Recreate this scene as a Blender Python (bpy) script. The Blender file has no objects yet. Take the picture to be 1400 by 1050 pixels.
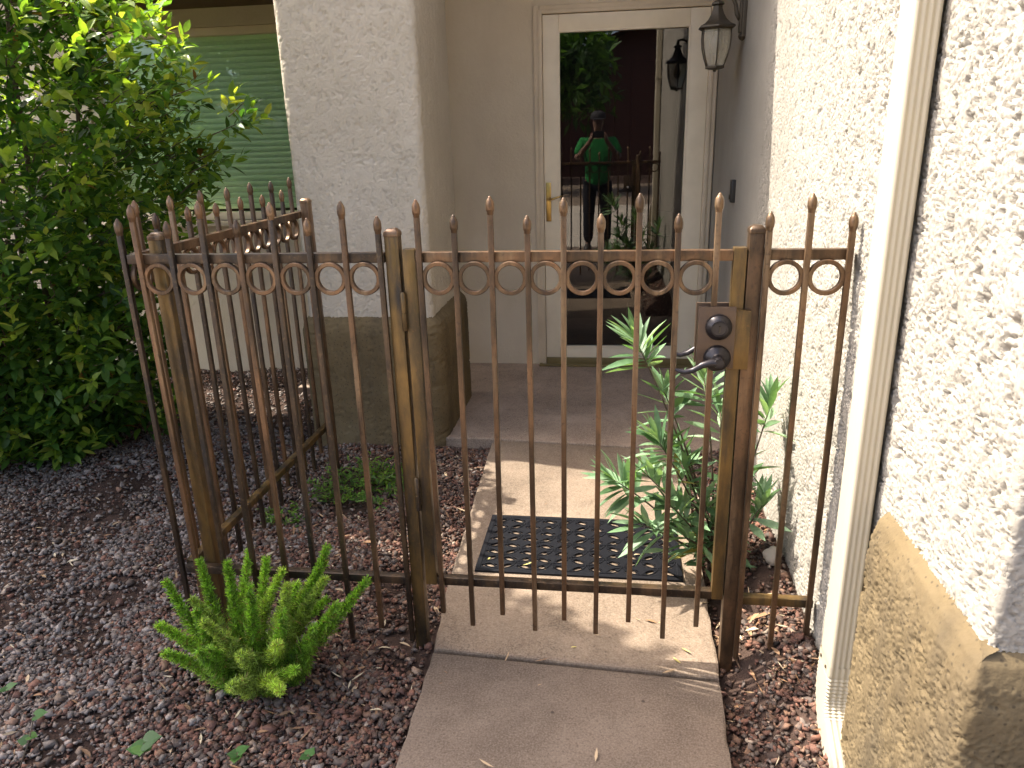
import bpy, bmesh, math, random
import numpy as np
from mathutils import Vector, Matrix, Quaternion
rnd = random.Random(7)
rng = np.random.default_rng(7)
S = bpy.context.scene
COL = S.collection
R_ = math.radians

# ------------------------------------------------------------------ camera
cam_d = bpy.data.cameras.new('camera')
cam = bpy.data.objects.new('camera', cam_d)
COL.objects.link(cam)
S.camera = cam
cam_d.sensor_fit = 'HORIZONTAL'
cam_d.sensor_width = 36
cam_d.lens = 26.395
cam_d.clip_start = 0.02
cam_d.clip_end = 400
_r = Vector((0.99083563, 0.1322644, -0.02740238))
_u = Vector((-0.01603834, 0.31663898, 0.94841053))
_f = Vector((-0.13411761, 0.93927945, -0.31585848))
cam.matrix_world = Matrix((( _r.x, _u.x, -_f.x, 0), (_r.y, _u.y, -_f.y, 0), (_r.z, _u.z, -_f.z, 1.5), (0, 0, 0, 1)))

# ------------------------------------------------------------------ sky, sun, exposure
SUN = Vector((-1.0, 0.25, 1.44)).normalized()          # towards the sun
elev = math.asin(SUN.z)
W = bpy.data.worlds.new('World')
S.world = W
W.use_nodes = True
nt = W.node_tree
sky = nt.nodes.new('ShaderNodeTexSky')
sky.sky_type = 'NISHITA'
sky.sun_disc = False
sky.sun_elevation = elev
sky.sun_rotation = math.atan2(SUN.x, SUN.y)
sky.dust_density = 5.0
sky.air_density = 0.7
sky.ozone_density = 0.4
nt.links.new(sky.outputs[0], nt.nodes['Background'].inputs[0])
nt.nodes['Background'].inputs[1].default_value = 0.15
sun_d = bpy.data.lights.new('sun', 'SUN')
sun_d.energy = 2.6
sun_d.angle = R_(0.53)
sun_d.color = (1.0, 0.94, 0.84)
sun = bpy.data.objects.new('sun', sun_d)
COL.objects.link(sun)
sun.rotation_euler = SUN.to_track_quat('Z', 'Y').to_euler()
sun.location = SUN * 20
vs = S.view_settings
vs.view_transform = 'Standard'
vs.look = 'None'
vs.gamma = 1
vs.use_curve_mapping = False
vs.exposure = 2.2
S.cycles.use_denoising = True
S.cycles.max_bounces = 9
S.cycles.diffuse_bounces = 7
S.cycles.glossy_bounces = 4
S.cycles.transmission_bounces = 5
S.cycles.transparent_max_bounces = 8
S.cycles.caustics_reflective = False
S.cycles.caustics_refractive = False
S.cycles.sample_clamp_indirect = 6

# ------------------------------------------------------------------ materials
class NB:
    def __init__(s, name):
        s.m = bpy.data.materials.new(name)
        s.m.use_nodes = True
        s.t = s.m.node_tree
        s.b = s.t.nodes['Principled BSDF']
        s.pos = None
    def n(s, typ, **kw):
        x = s.t.nodes.new(typ)
        for k, v in kw.items():
            setattr(x, k, v)
        return x
    def l(s, a, b):
        s.t.links.new(a, b)
    def P(s):
        if s.pos is None:
            s.pos = s.n('ShaderNodeNewGeometry').outputs['Position']
        return s.pos
    def noise(s, scale, detail=4, rough=.55, stretch=None, dist=0):
        x = s.n('ShaderNodeTexNoise')
        x.inputs['Scale'].default_value = scale
        x.inputs['Detail'].default_value = detail
        x.inputs['Roughness'].default_value = rough
        x.inputs['Distortion'].default_value = dist
        v = s.P()
        if stretch:
            m = s.n('ShaderNodeMapping')
            m.inputs['Scale'].default_value = stretch
            s.l(v, m.inputs[0])
            v = m.outputs[0]
        s.l(v, x.inputs['Vector'])
        return x.outputs['Fac']
    def voro(s, scale, feature='F1'):
        x = s.n('ShaderNodeTexVoronoi', feature=feature)
        x.inputs['Scale'].default_value = scale
        s.l(s.P(), x.inputs['Vector'])
        return x.outputs['Distance']
    def ramp(s, fac, stops):
        x = s.n('ShaderNodeValToRGB')
        cr = x.color_ramp
        while len(cr.elements) < len(stops):
            cr.elements.new(.5)
        for e, (p, c) in zip(cr.elements, stops):
            e.position = p
            e.color = (c, c, c, 1) if not hasattr(c, '__len__') else (*c[:3], 1)
        s.l(fac, x.inputs[0])
        return x.outputs[0]
    def mix(s, fac, a, b, mode='MIX'):
        x = s.n('ShaderNodeMix', data_type='RGBA', blend_type=mode)
        for sock, v in ((x.inputs[0], fac), (x.inputs[6], a), (x.inputs[7], b)):
            if isinstance(v, (int, float)):
                sock.default_value = v
            elif isinstance(v, tuple):
                sock.default_value = (*v[:3], 1)
            else:
                s.l(v, sock)
        return x.outputs[2]
    def bump(s, h, strength=.4, dist=.01):
        x = s.n('ShaderNodeBump')
        x.inputs['Strength'].default_value = strength
        x.inputs['Distance'].default_value = dist
        s.l(h, x.inputs['Height'])
        s.l(x.outputs[0], s.b.inputs['Normal'])
    def set(s, col=None, rough=None, metal=None, spec=None):
        for k, v in (('Base Color', col), ('Roughness', rough), ('Metallic', metal), ('Specular IOR Level', spec)):
            if v is None:
                continue
            if isinstance(v, tuple):
                s.b.inputs[k].default_value = (*v[:3], 1)
            elif isinstance(v, (int, float)):
                s.b.inputs[k].default_value = v
            else:
                s.l(v, s.b.inputs[k])
        return s
    def attr(s, name='Col'):
        x = s.n('ShaderNodeAttribute', attribute_name=name)
        return x.outputs['Color']

MAT = {}
def stucco_mat(name, c1, c2, dirt, bstr):
    b = NB(name)
    c = b.ramp(b.noise(3.2, 6, .6), [(.3, c1), (.7, c2)])
    c = b.mix(b.ramp(b.noise(1.1, 5, .62, stretch=(1.6, 1.6, .45)), [(.54, 0), (.74, .35)]), c, dirt)
    b.set(c, .88, 0, .25)
    h = b.mix(.6, b.noise(210, 4, .65), b.ramp(b.noise(75, 5, .6, dist=.9), [(.36, 0), (.47, 1)]))
    b.bump(h, bstr, .004)
    MAT[name] = b.m
stucco_mat('stucco', (.47, .415, .325), (.54, .48, .385), (.38, .32, .24), .55)
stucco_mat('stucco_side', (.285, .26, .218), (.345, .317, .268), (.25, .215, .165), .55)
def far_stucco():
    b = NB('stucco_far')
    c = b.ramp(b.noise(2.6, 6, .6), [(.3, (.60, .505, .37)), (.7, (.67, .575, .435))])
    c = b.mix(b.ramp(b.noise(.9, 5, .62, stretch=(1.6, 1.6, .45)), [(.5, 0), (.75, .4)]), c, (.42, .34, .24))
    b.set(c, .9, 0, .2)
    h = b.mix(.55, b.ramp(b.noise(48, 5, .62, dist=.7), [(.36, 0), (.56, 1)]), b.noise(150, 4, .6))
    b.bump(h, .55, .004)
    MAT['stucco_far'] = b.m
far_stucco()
def plinth():
    b = NB('plinth_paint')
    c = b.ramp(b.noise(5, 6, .62), [(.3, (.122, .088, .044)), (.7, (.172, .128, .068))])
    c = b.mix(b.ramp(b.noise(1.9, 5, .6, stretch=(1.5, 1.5, .5)), [(.5, 0), (.72, .5)]), c, (.09, .07, .045))
    c = b.mix(b.ramp(b.voro(70), [(.12, .75), (.26, 0)]), c, (.05, .038, .024))
    c = b.mix(b.ramp(b.noise(3.1, 5, .6, stretch=(1, 1, .3)), [(.52, 0), (.66, .7)]), c, (.06, .048, .032))
    b.set(c, .9, 0, .2)
    b.bump(b.mix(.5, b.noise(150, 4, .6), b.noise(60, 4, .6)), .5, .004)
    MAT['plinth_paint'] = b.m
plinth()
def concrete(name, k):
    b = NB(name)
    c = b.ramp(b.noise(2.4, 7, .62), [(.28, (.14, .098, .066)), (.5, (.195, .142, .098)), (.75, (.255, .193, .138))])
    c = b.mix(b.ramp(b.noise(3.3, 7, .7, dist=.6), [(.45, 0), (.66, .8)]), c, (.105, .075, .05))
    c = b.mix(b.ramp(b.noise(15, 6, .7, dist=.4), [(.52, 0), (.72, .5)]), c, (.10, .075, .05))
    c = b.mix(b.ramp(b.noise(190, 3, .6), [(.4, 0), (.68, .5)]), c, (.33, .265, .20))
    c = b.mix(b.ramp(b.noise(120, 3, .6), [(.52, 0), (.72, .5)]), c, (.07, .05, .034))
    c = b.mix(b.ramp(b.voro(60), [(.06, .6), (.14, 0)]), c, (.06, .044, .03))
    c = b.mix(b.ramp(b.voro(9), [(.035, .75), (.06, 0)]), c, (.05, .036, .026))
    c = b.mix(b.ramp(b.voro(23), [(.05, .5), (.1, 0)]), c, (.09, .066, .048))
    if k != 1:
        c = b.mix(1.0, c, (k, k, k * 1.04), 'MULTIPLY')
    b.set(c, .86, 0, .25)
    b.bump(b.mix(.35, b.noise(260, 3, .6), b.noise(30, 5, .6)), .4, .004)
    MAT[name] = b.m
concrete('concrete', 1.0)
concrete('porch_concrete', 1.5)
concrete('shaded_concrete', .74)  # same concrete darkened overall: the front slab's deeper shade put into its colour
def soil():
    b = NB('soil')
    c = b.ramp(b.noise(9, 7, .65), [(.3, (.035, .023, .018)), (.7, (.085, .055, .042))])
    b.set(c, .95, 0, .1)
    b.bump(b.noise(70, 6, .7), .8, .012)
    MAT['soil'] = b.m
soil()
def attr_mat(name, rough=.8, spec=.3, bumps=None, var=None):
    b = NB(name)
    c = b.attr()
    if var:
        c = b.mix(b.ramp(b.noise(var, 4), [(.3, 0), (.7, .5)]), c, (.05, .04, .035))
    b.set(c, rough, 0, spec)
    if bumps:
        b.bump(b.noise(bumps, 4), .4, .002)
    MAT[name] = b.m
attr_mat('gravel', .82, .3, 300, 160)
attr_mat('litter', .85, .2)
def leaf_mat(name, trans=.35, rough=.42, tint=(1.25, 1.35, .5), spec=.45):
    b = NB(name)
    c = b.attr()
    c = b.mix(b.ramp(b.noise(60, 3), [(.35, 0), (.65, .22)]), c, (.03, .06, .01))
    b.set(c, rough, 0, spec)
    tr = b.n('ShaderNodeBsdfTranslucent')
    b.l(b.mix(1.0, c, tint, 'MULTIPLY'), tr.inputs[0])
    mx = b.n('ShaderNodeMixShader')
    mx.inputs[0].default_value = trans
    b.l(b.b.outputs[0], mx.inputs[1])
    b.l(tr.outputs[0], mx.inputs[2])
    b.l(mx.outputs[0], b.t.nodes['Material Output'].inputs[0])
    MAT[name] = b.m
leaf_mat('leaf', .52)
leaf_mat('leaf_pale', .3, .5)
leaf_mat('fern', .5, .6)
def bark():
    b = NB('bark')
    b.set(b.ramp(b.noise(30, 5), [(.3, (.06, .045, .03)), (.7, (.15, .115, .08))]), .9, 0, .2)
    b.bump(b.noise(80, 4), .5, .004)
    MAT['bark'] = b.m
bark()
def rust(name, stops, streak, edge):
    b = NB(name)
    f = b.noise(13, 6, .62, stretch=(1, 1, .28))
    c = b.ramp(f, stops)
    c = b.mix(b.ramp(b.noise(22, 5, .6, stretch=(1, 1, .12)), [(.52, 0), (.68, .8)]), c, streak)
    c = b.mix(b.ramp(b.noise(90, 4, .6), [(.55, 0), (.75, .6)]), c, edge)
    b.set(c, b.ramp(b.noise(35, 4), [(.3, .28), (.7, .5)]), .5, .5)
    b.bump(b.noise(160, 4), .18, .002)
    MAT[name] = b.m
rust('copper_iron', [(.3, (.032, .021, .013)), (.45, (.085, .051, .027)), (.62, (.18, .098, .048)), (.8, (.075, .048, .028))], (.25, .165, .092), (.026, .019, .015))
rust('ochre_iron', [(.28, (.022, .017, .014)), (.44, (.085, .056, .024)), (.62, (.20, .118, .036)), (.8, (.06, .046, .032))], (.024, .025, .03), (.17, .085, .03))
rust('dark_iron', [(.3, (.018, .013, .010)), (.5, (.05, .033, .020)), (.7, (.12, .073, .038))], (.03, .028, .026), (.17, .11, .058))
def simple(name, col, rough=.5, metal=0, spec=.5, var=None, bscale=None, bstr=.2, vs_=6, vamt=.5):
    b = NB(name)
    c = col
    if var:
        c = b.mix(b.ramp(b.noise(vs_, 5, .6), [(.38, 0), (.7, vamt)]), col, var)
    b.set(c, rough, metal, spec)
    if bscale:
        b.bump(b.noise(bscale, 4), bstr, .002)
    MAT[name] = b.m
simple('cream_paint', (.82, .70, .51), .42, 0, .4, (.66, .55, .39), 120, .08)
simple('trim_paint', (.66, .54, .38), .5, 0, .35, (.45, .36, .24), 120, .1)
simple('gutter_paint', (.46, .405, .30), .4, 0, .45, (.47, .41, .29), 90, .08)
simple('olive_metal', (.26, .20, .09), .45, .5, .4, (.16, .12, .06))
simple('brass', (.55, .36, .12), .28, 1, .5, (.28, .18, .07), vs_=30)
simple('dark_bronze', (.018, .016, .018), .3, .5, .5, (.05, .04, .038), vs_=40, vamt=.5)
simple('brown_plate', (.095, .064, .046), .42, .35, .4, (.14, .085, .045), vs_=25)
simple('pewter', (.085, .068, .046), .5, .4, .4, (.045, .034, .024), vs_=30)
simple('rubber', (.0045, .005, .007), .6, 0, .16, (.009, .009, .012), 180, .4)
simple('black_plastic', (.02, .018, .016), .45)
simple('soffit_paint', (.13, .085, .045), .7, 0, .2, (.09, .06, .03), 60)
simple('blind', (.74, .86, .68), .6, 0, .3)
simple('inner_door', (.016, .010, .008), .5, 0, .3)
simple('rock', (.45, .40, .33), .9, 0, .2, (.3, .25, .2), 60, .5)
simple('roof_tile', (.20, .12, .085), .8, 0, .2, (.11, .07, .05))
simple('neighbour_siding', (.085, .035, .026), .8, 0, .2, (.05, .022, .018))
simple('neighbour_wall', (.16, .12, .10), .85, 0, .2, (.10, .08, .07))
simple('pale_concrete', (.42, .37, .30), .9, 0, .2, (.33, .29, .23))
simple('skin', (.20, .11, .075), .55, 0, .35)
simple('shirt_green', (.02, .17, .04), .85, 0, .15, (.012, .11, .03))
simple('trousers_dark', (.012, .013, .018), .85, 0, .15)
simple('cap_dark', (.03, .028, .03), .8, 0, .2)
simple('shoe', (.03, .025, .02), .6)
simple('phone', (.01, .01, .012), .3)
simple('bulb', (.5, .47, .4), .3)
def glass(name, refl, tint, tcol):
    b = NB(name)
    t = b.t
    tr = b.n('ShaderNodeBsdfTransparent')
    tr.inputs[0].default_value = (*tcol, 1)
    gl = b.n('ShaderNodeBsdfGlossy')
    gl.inputs['Roughness'].default_value = 0.0
    gl.inputs[0].default_value = (*tint, 1)
    lw = b.n('ShaderNodeLayerWeight')
    lw.inputs[0].default_value = .35
    mp = b.n('ShaderNodeMapRange')
    mp.inputs['To Min'].default_value = refl
    mp.inputs['To Max'].default_value = 1
    b.l(lw.outputs['Facing'], mp.inputs[0])
    pw = b.n('ShaderNodeMath', operation='POWER')
    mx = b.n('ShaderNodeMixShader')
    mx.inputs[0].default_value = refl
    b.l(tr.outputs[0], mx.inputs[1])
    b.l(gl.outputs[0], mx.inputs[2])
    b.l(mx.outputs[0], t.nodes['Material Output'].inputs[0])
    MAT[name] = b.m
glass('door_glass', .085, (.95, .93, .9), (.35, .35, .36))
glass('window_glass', .10, (.8, .95, .95), (.86, .98, .84))
def seeded():
    b = NB('lantern_glass')
    b.set((.75, .68, .52), .25, 0, .5)
    b.b.inputs['Transmission Weight'].default_value = .55
    b.b.inputs['Alpha'].default_value = .7
    b.bump(b.voro(120), .35, .003)
    MAT['lantern_glass'] = b.m
seeded()

# ------------------------------------------------------------------ mesh helpers
class G:
    def __init__(s):
        s.v, s.f = [], []
    def add(s, vs, fs):
        o = len(s.v)
        s.v += [tuple(p) for p in vs]
        s.f += [tuple(i + o for i in f) for f in fs]
        return s
    def box(s, x0, x1, y0, y1, z0, z1, bev=0):
        if bev:
            bm = bmesh.new()
            bmesh.ops.create_cube(bm, size=1)
            for v in bm.verts:
                v.co = ((x0 + x1) / 2 + v.co.x * (x1 - x0), (y0 + y1) / 2 + v.co.y * (y1 - y0), (z0 + z1) / 2 + v.co.z * (z1 - z0))
            bmesh.ops.bevel(bm, geom=bm.edges[:], offset=bev, segments=2, affect='EDGES', profile=.6)
            bm.verts.index_update()
            s.add([v.co[:] for v in bm.verts], [[v.index for v in f.verts] for f in bm.faces])
            bm.free()
            return s
        vs = [(x, y, z) for z in (z0, z1) for y in (y0, y1) for x in (x0, x1)]
        return s.add(vs, [(0, 2, 3, 1), (4, 5, 7, 6), (0, 1, 5, 4), (2, 6, 7, 3), (0, 4, 6, 2), (1, 3, 7, 5)])
    def tube(s, pts, rad, n=8, cap=True, squash=None):
        pts = [Vector(p) for p in pts]
        rads = rad if hasattr(rad, '__len__') else [rad] * len(pts)
        rings = []
        ref = None
        for i, p in enumerate(pts):
            d = (pts[min(i + 1, len(pts) - 1)] - pts[max(i - 1, 0)]).normalized()
            if ref is None:
                ref = d.orthogonal().normalized()
            ref = (ref - d * ref.dot(d)).normalized()
            b = d.cross(ref)
            q = squash or 1
            rings.append([p + (ref * math.cos(a) + b * math.sin(a) * q) * rads[i] for a in (2 * math.pi * k / n for k in range(n))])
        o = []
        for r in rings:
            o += r
        fs = []
        for i in range(len(pts) - 1):
            for k in range(n):
                fs.append((i * n + k, i * n + (k + 1) % n, (i + 1) * n + (k + 1) % n, (i + 1) * n + k))
        if cap:
            fs.append(tuple(range(n))[::-1])
            fs.append(tuple((len(pts) - 1) * n + k for k in range(n)))
        return s.add(o, fs)
    def lathe(s, prof, c=(0, 0, 0), n=24, axis='Z', sq=None):
        vs, fs = [], []
        for r, h in prof:
            for k in range(n):
                a = 2 * math.pi * (k + .5) / n
                x, y = r * math.cos(a), r * math.sin(a)
                if axis == 'Z':
                    vs.append((c[0] + x, c[1] + y, c[2] + h))
                elif axis == 'Y':
                    vs.append((c[0] + x, c[1] + h, c[2] + y))
                else:
                    vs.append((c[0] + h, c[1] + x, c[2] + y))
        for i in range(len(prof) - 1):
            for k in range(n):
                fs.append((i * n + k, i * n + (k + 1) % n, (i + 1) * n + (k + 1) % n, (i + 1) * n + k))
        fs.append(tuple(range(n))[::-1])
        fs.append(tuple((len(prof) - 1) * n + k for k in range(n)))
        return s.add(vs, fs)
    def mesh(s, name, smooth=False, angle=None):
        me = bpy.data.meshes.new(name)
        me.from_pydata(s.v, [], s.f)
        bm = bmesh.new()
        bm.from_mesh(me)
        bmesh.ops.recalc_face_normals(bm, faces=bm.faces[:])
        bm.to_mesh(me)
        bm.free()
        if smooth:
            me.polygons.foreach_set('use_smooth', [True] * len(me.polygons))
            if angle:
                me.set_sharp_from_angle(angle=R_(angle))
        return me

def place(name, me, mat=None, parent=None, loc=None, rot=None):
    o = bpy.data.objects.new(name, me)
    COL.objects.link(o)
    if mat and me is not None and not me.materials:
        me.materials.append(MAT[mat])
    M = Matrix.Translation(loc or (0, 0, 0))
    if rot is not None:
        M = M @ (rot.to_matrix().to_4x4() if not isinstance(rot, Matrix) else rot.to_4x4())
    if parent is not None:
        o.parent = parent
        pw = parent['_w'] if '_w' in parent else None
        o.matrix_basis = WORLD[parent.name].inverted() @ M
    else:
        o.matrix_basis = M
    WORLD[o.name] = M
    return o
WORLD = {}
def tag(o, label=None, cat=None, group=None, kind=None):
    for k, v in (('label', label), ('category', cat), ('group', group), ('kind', kind)):
        if v:
            o[k] = v
    return o
def thing(name, label, cat, loc=(0, 0, 0), group=None):
    return tag(place(name, None, loc=loc), label, cat, group)
def fast_mesh(name, V, F, cols=None, smooth=False):
    """V (n,3), F (m,k) arrays, cols (n,3) -> mesh"""
    V = np.asarray(V, np.float32)
    F = np.asarray(F, np.int32)
    me = bpy.data.meshes.new(name)
    k = F.shape[1]
    me.vertices.add(len(V))
    me.vertices.foreach_set('co', V.ravel())
    me.loops.add(F.size)
    me.loops.foreach_set('vertex_index', F.ravel())
    me.polygons.add(len(F))
    me.polygons.foreach_set('loop_start', np.arange(0, F.size, k, dtype=np.int32))
    if smooth:
        me.polygons.foreach_set('use_smooth', np.ones(len(F), bool))
    me.update(calc_edges=True)
    if cols is not None:
        a = me.color_attributes.new('Col', 'FLOAT_COLOR', 'POINT')
        c4 = np.ones((len(V), 4), np.float32)
        c4[:, :3] = cols
        a.data.foreach_set('color', c4.ravel())
    return me

# ------------------------------------------------------------------ stucco relief
def field(nu, nz, step, wl, seed, bw=.6, aniso=1.0):
    r = np.random.default_rng(seed)
    a = r.standard_normal((nz, nu))
    ky = np.fft.fftfreq(nz, step)[:, None] * aniso
    kx = np.fft.fftfreq(nu, step)[None, :]
    k = np.hypot(kx, ky) + 1e-9
    flt = np.exp(-(np.log(k * wl) ** 2) / (2 * bw ** 2))
    g = np.fft.ifft2(np.fft.fft2(a) * flt).real
    return g / g.std()
def relief(nu, nz, step, wl, seed, amp):
    """troweled plateaus broken by small sharp pits; smooth patches where the trowel pressed harder"""
    g = field(nu, nz, step, wl, seed, .42)
    g2 = field(nu, nz, step, wl * 7, seed + 1, .6, 1.6)
    g3 = field(nu, nz, step, wl * .5, seed + 2, .5)
    g4 = field(nu, nz, step, wl * 2.6, seed + 3, .4)
    t = np.clip((-(g + .62 * g2) - .55) / .55, 0, 1)
    p = t * t * (3 - 2 * t)
    t = np.clip((-(g4 + .6 * g2) - 1.35) / .4, 0, 1)
    p2 = t * t * (3 - 2 * t)
    return -amp * p - amp * 1.1 * p2 + amp * .09 * g3 + amp * .10 * g2 + amp * .10 * g
def resample(path, step, closed):
    P = [np.array(p, float) for p in path]
    if closed:
        P.append(P[0])
    P = np.array(P)
    d = np.r_[0, np.cumsum(np.linalg.norm(np.diff(P, axis=0), axis=1))]
    n = int(d[-1] / step)
    t = np.linspace(0, d[-1], n + 1)
    if closed:
        t = t[:-1]
    Q = np.stack([np.interp(t, d, P[:, 0]), np.interp(t, d, P[:, 1])], 1)
    if closed:
        T = np.roll(Q, -1, 0) - np.roll(Q, 1, 0)
    else:
        T = np.gradient(Q, axis=0)
    T /= np.linalg.norm(T, axis=1)[:, None]
    N = np.stack([T[:, 1], -T[:, 0]], 1)               # right-hand side of travel
    return Q, N, t
def arc(cx, cy, r, a0, a1, n=8):
    return [(cx + r * math.cos(R_(a0 + (a1 - a0) * i / n)), cy + r * math.sin(R_(a0 + (a1 - a0) * i / n))) for i in range(n + 1)]
def sheet(name, path, zprof, step, wl, amp, seed, mat, parent, closed=False, fade=None):
    """path runs so that the outside lies on its right; zprof = [(offset, z)] from bottom to top"""
    Q, N, t = resample(path, step, closed)
    zp = np.array(zprof, float)
    d = np.r_[0, np.cumsum(np.hypot(np.diff(zp[:, 0]), np.diff(zp[:, 1])))]
    nz = int(d[-1] / step)
    s = np.linspace(0, d[-1], nz)
    off = np.interp(s, d, zp[:, 0])
    zz = np.interp(s, d, zp[:, 1])
    H = relief(len(Q), nz, step, wl, seed, amp)
    if fade is not None:
        H = H * fade(t, zz)
    O = off[:, None] + H
    X = Q[None, :, 0] + N[None, :, 0] * O
    Y = Q[None, :, 1] + N[None, :, 1] * O
    Z = np.repeat(zz[:, None], len(Q), 1) + H * .3
    V = np.stack([X, Y, Z], -1).reshape(-1, 3)
    nu = len(Q)
    m = nu if closed else nu - 1
    i = np.arange(nz - 1)[:, None] * nu
    j = np.arange(m)[None, :]
    j2 = (j + 1) % nu
    F = np.stack([i + j, i + j2, i + nu + j2, i + nu + j], -1).reshape(-1, 4)
    return place(name, fast_mesh(name, V, F, smooth=True), mat, parent)

# ------------------------------------------------------------------ ground
PATH_L = [(0.6, -.50), (1.425, -.528), (1.875, -.537), (2.228, -.568), (3.503, -.615)]
PATH_R = [(0.6, .29), (1.513, .303), (1.83, .317), (2.182, .321), (3.503, .335)]
def xl(y): return float(np.interp(y, [p[0] for p in PATH_L], [p[1] for p in PATH_L]))
def xr(y): return float(np.interp(y, [p[0] for p in PATH_R], [p[1] for p in PATH_R]))
def gz(x, y):
    x = np.asarray(x, float)
    y = np.asarray(y, float)
    z = -.045 + .012 * np.sin(3.1 * x + 1.3) * np.cos(2.7 * y) + .009 * np.sin(7.3 * x - 4.1 * y) + .006 * np.sin(13 * x + 11 * y)
    z = z + .05 * np.exp(-(((x + 1.0) / .5) ** 2 + ((y - 1.75) / .35) ** 2)) + .05 * np.exp(-(((x + 2.9) / .9) ** 2 + ((y - 3.4) / .8) ** 2))
    z = z + .03 * np.exp(-(((x + .95) / .25) ** 2 + ((y - 2.5) / .5) ** 2))
    z = z - .035 * np.exp(-(((x - .5) / .25) ** 2 + ((y - 1.35) / .45) ** 2))
    u = np.clip((x - .33) / .23, 0, 1)
    z = z + .155 * u * u * (3 - 2 * u) * np.clip((y - .9) / .5, 0, 1) * np.clip((3.6 - y) / .6, 0, 1) * (x < 1)
    w = np.clip((np.abs(x) - 5) / 4, 0, 1) + np.clip((np.abs(y - 2) - 5) / 4, 0, 1)
    return np.where(w > 0, z * (1 - np.minimum(w, 1)) - .05 * np.minimum(w, 1), z)
def axis_pts(lo, hi, a, b, st):
    mid = np.arange(a, b + 1e-6, st)
    left = a - np.geomspace(st, a - lo, 18)[::-1]
    right = b + np.geomspace(st, hi - b, 18)
    return np.r_[left, mid, right]
gx = axis_pts(-90, 90, -4.2, 1.0, .05)
gy = axis_pts(-90, 90, .8, 5.0, .05)
XX, YY = np.meshgrid(gx, gy)
V = np.stack([XX, YY, gz(XX, YY) - .006], -1).reshape(-1, 3)
nx = len(gx)
i = np.arange(len(gy) - 1)[:, None] * nx
j = np.arange(nx - 1)[None, :]
F = np.stack([i + j, i + j + 1, i + nx + j + 1, i + nx + j], -1).reshape(-1, 4)
tag(place('ground', fast_mesh('ground', V, F, smooth=True), 'soil'), kind='structure')

# path: three concrete slabs on a bed
def slab(pts, z0, z1, bev, seg=2):
    bm = bmesh.new()
    lo = [bm.verts.new((x, y, z0)) for x, y in pts]
    f = bm.faces.new(lo)
    r = bmesh.ops.extrude_face_region(bm, geom=[f])
    up = [v for v in r['geom'] if isinstance(v, bmesh.types.BMVert)]
    for v in up:
        v.co.z = z1
    es = [e for e in bm.edges if all(v in up for v in e.verts)]
    bmesh.ops.bevel(bm, geom=es, offset=bev, segments=seg, affect='EDGES', profile=.5)
    bmesh.ops.recalc_face_normals(bm, faces=bm.faces[:])
    me = bpy.data.meshes.new('slab')
    bm.to_mesh(me)
    bm.free()
    return me
def edge_pts(y0, y1, fn, n, wob):
    return [(fn(y) + rnd.uniform(-wob, wob), y) for y in np.linspace(y0, y1, n)]
bed = G().box(-.45, .24, -.7, 3.45, -.2, -.09)
path = tag(place('path', bed.mesh('path'), 'soil'), kind='structure')
L1, R1 = 1.880, 1.833
p1 = [(-.50, -.7)] + edge_pts(.6, L1 - .008, xl, 24, .0025) + edge_pts(R1 - .008, .6, xr, 24, .0025) + [(.29, -.7)]
place('slab', slab(p1, -.1, 0.0, .008), 'shaded_concrete', path)
p2 = edge_pts(L1 + .006, 3.545, xl, 26, .0025) + edge_pts(3.475, R1 + .006, xr, 26, .004)
place('slab', slab(p2, -.1, .002, .008), 'concrete', path)
p3 = [(-.90, 3.555), (-.62, 3.553), (.34, 3.485), (.578, 3.48), (.578, 4.9), (-2.0, 4.9), (-2.0, 4.32), (-.90, 4.32)]
place('porch_slab', slab(p3, -.12, .004, .006), 'porch_concrete', path)

# ------------------------------------------------------------------ house
house = thing('house', 'cream stucco house with covered entry, olive plinth and glass front door', 'house', (0, 4.9, 0))
# right wall: wraps round the near corner, outside on the right of travel
wall_path = [(.58, 3.3), (.58, 1.067)] + arc(.592, 1.067, .012, 180, 270, 4) + [(.95, 1.055)]
wall_path = wall_path[::-1]        # travel so that the right-hand side is outside
Qt, Nt, _ = resample(wall_path, .1, False)
if Nt[len(Nt) // 2 + 4, 0] > 0 or Nt[-2, 0] > 0:
    wall_path = wall_path[::-1]
def wfade(t, z):
    # coarser skip-trowel on the near part, finer towards the door
    Q, N, tt = resample(wall_path, STEP, False)
    y = Q[:, 1]
    f = np.clip(1.0 - (y - 1.6) / 2.4, .45, 1.0) * np.where(Q[:, 0] > .5805, .5, 1.0)
    return f[None, :] * np.ones((len(z), 1))
STEP = .0041
sheet('right_wall', wall_path, [(0, -.05), (0, 2.35)], STEP, .0115, .0062, 11, 'stucco_side', house, fade=wfade)
place('right_wall', G().box(.582, .80, 3.297, 4.95, -.1, 3.2).mesh('rw'), 'stucco_side', house)
place('right_wall', G().box(.94, 2.6, 1.06, 1.2, -.2, 3.2).mesh('rw2'), 'stucco_side', house)
place('right_wall', G().box(.582, .94, 1.09, 3.296, 2.34, 3.2).mesh('rw3'), 'stucco_side', house)
pl_path = [(.546, 1.506), (.546, 1.045)] + arc(.568, 1.045, .022, 180, 270, 6) + [(.95, 1.023)]
if wall_path[0][1] < 2:
    pl_path = pl_path[::-1]
def pl_fade(t, z):
    Q, N, tt = resample(pl_path, STEP, False)
    return np.clip((.705 - z) / .07, .15, 1)[:, None] * np.where(Q[:, 0] > .548, .5, 1.0)[None, :]
sheet('right_plinth', pl_path, [(0, -.2), (0, .62), (-.004, .668), (-.016, .705), (-.030, .722), (-.046, .73)], STEP, .0115, .0048, 21, 'plinth_paint', house, fade=pl_fade)
g = G()
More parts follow.
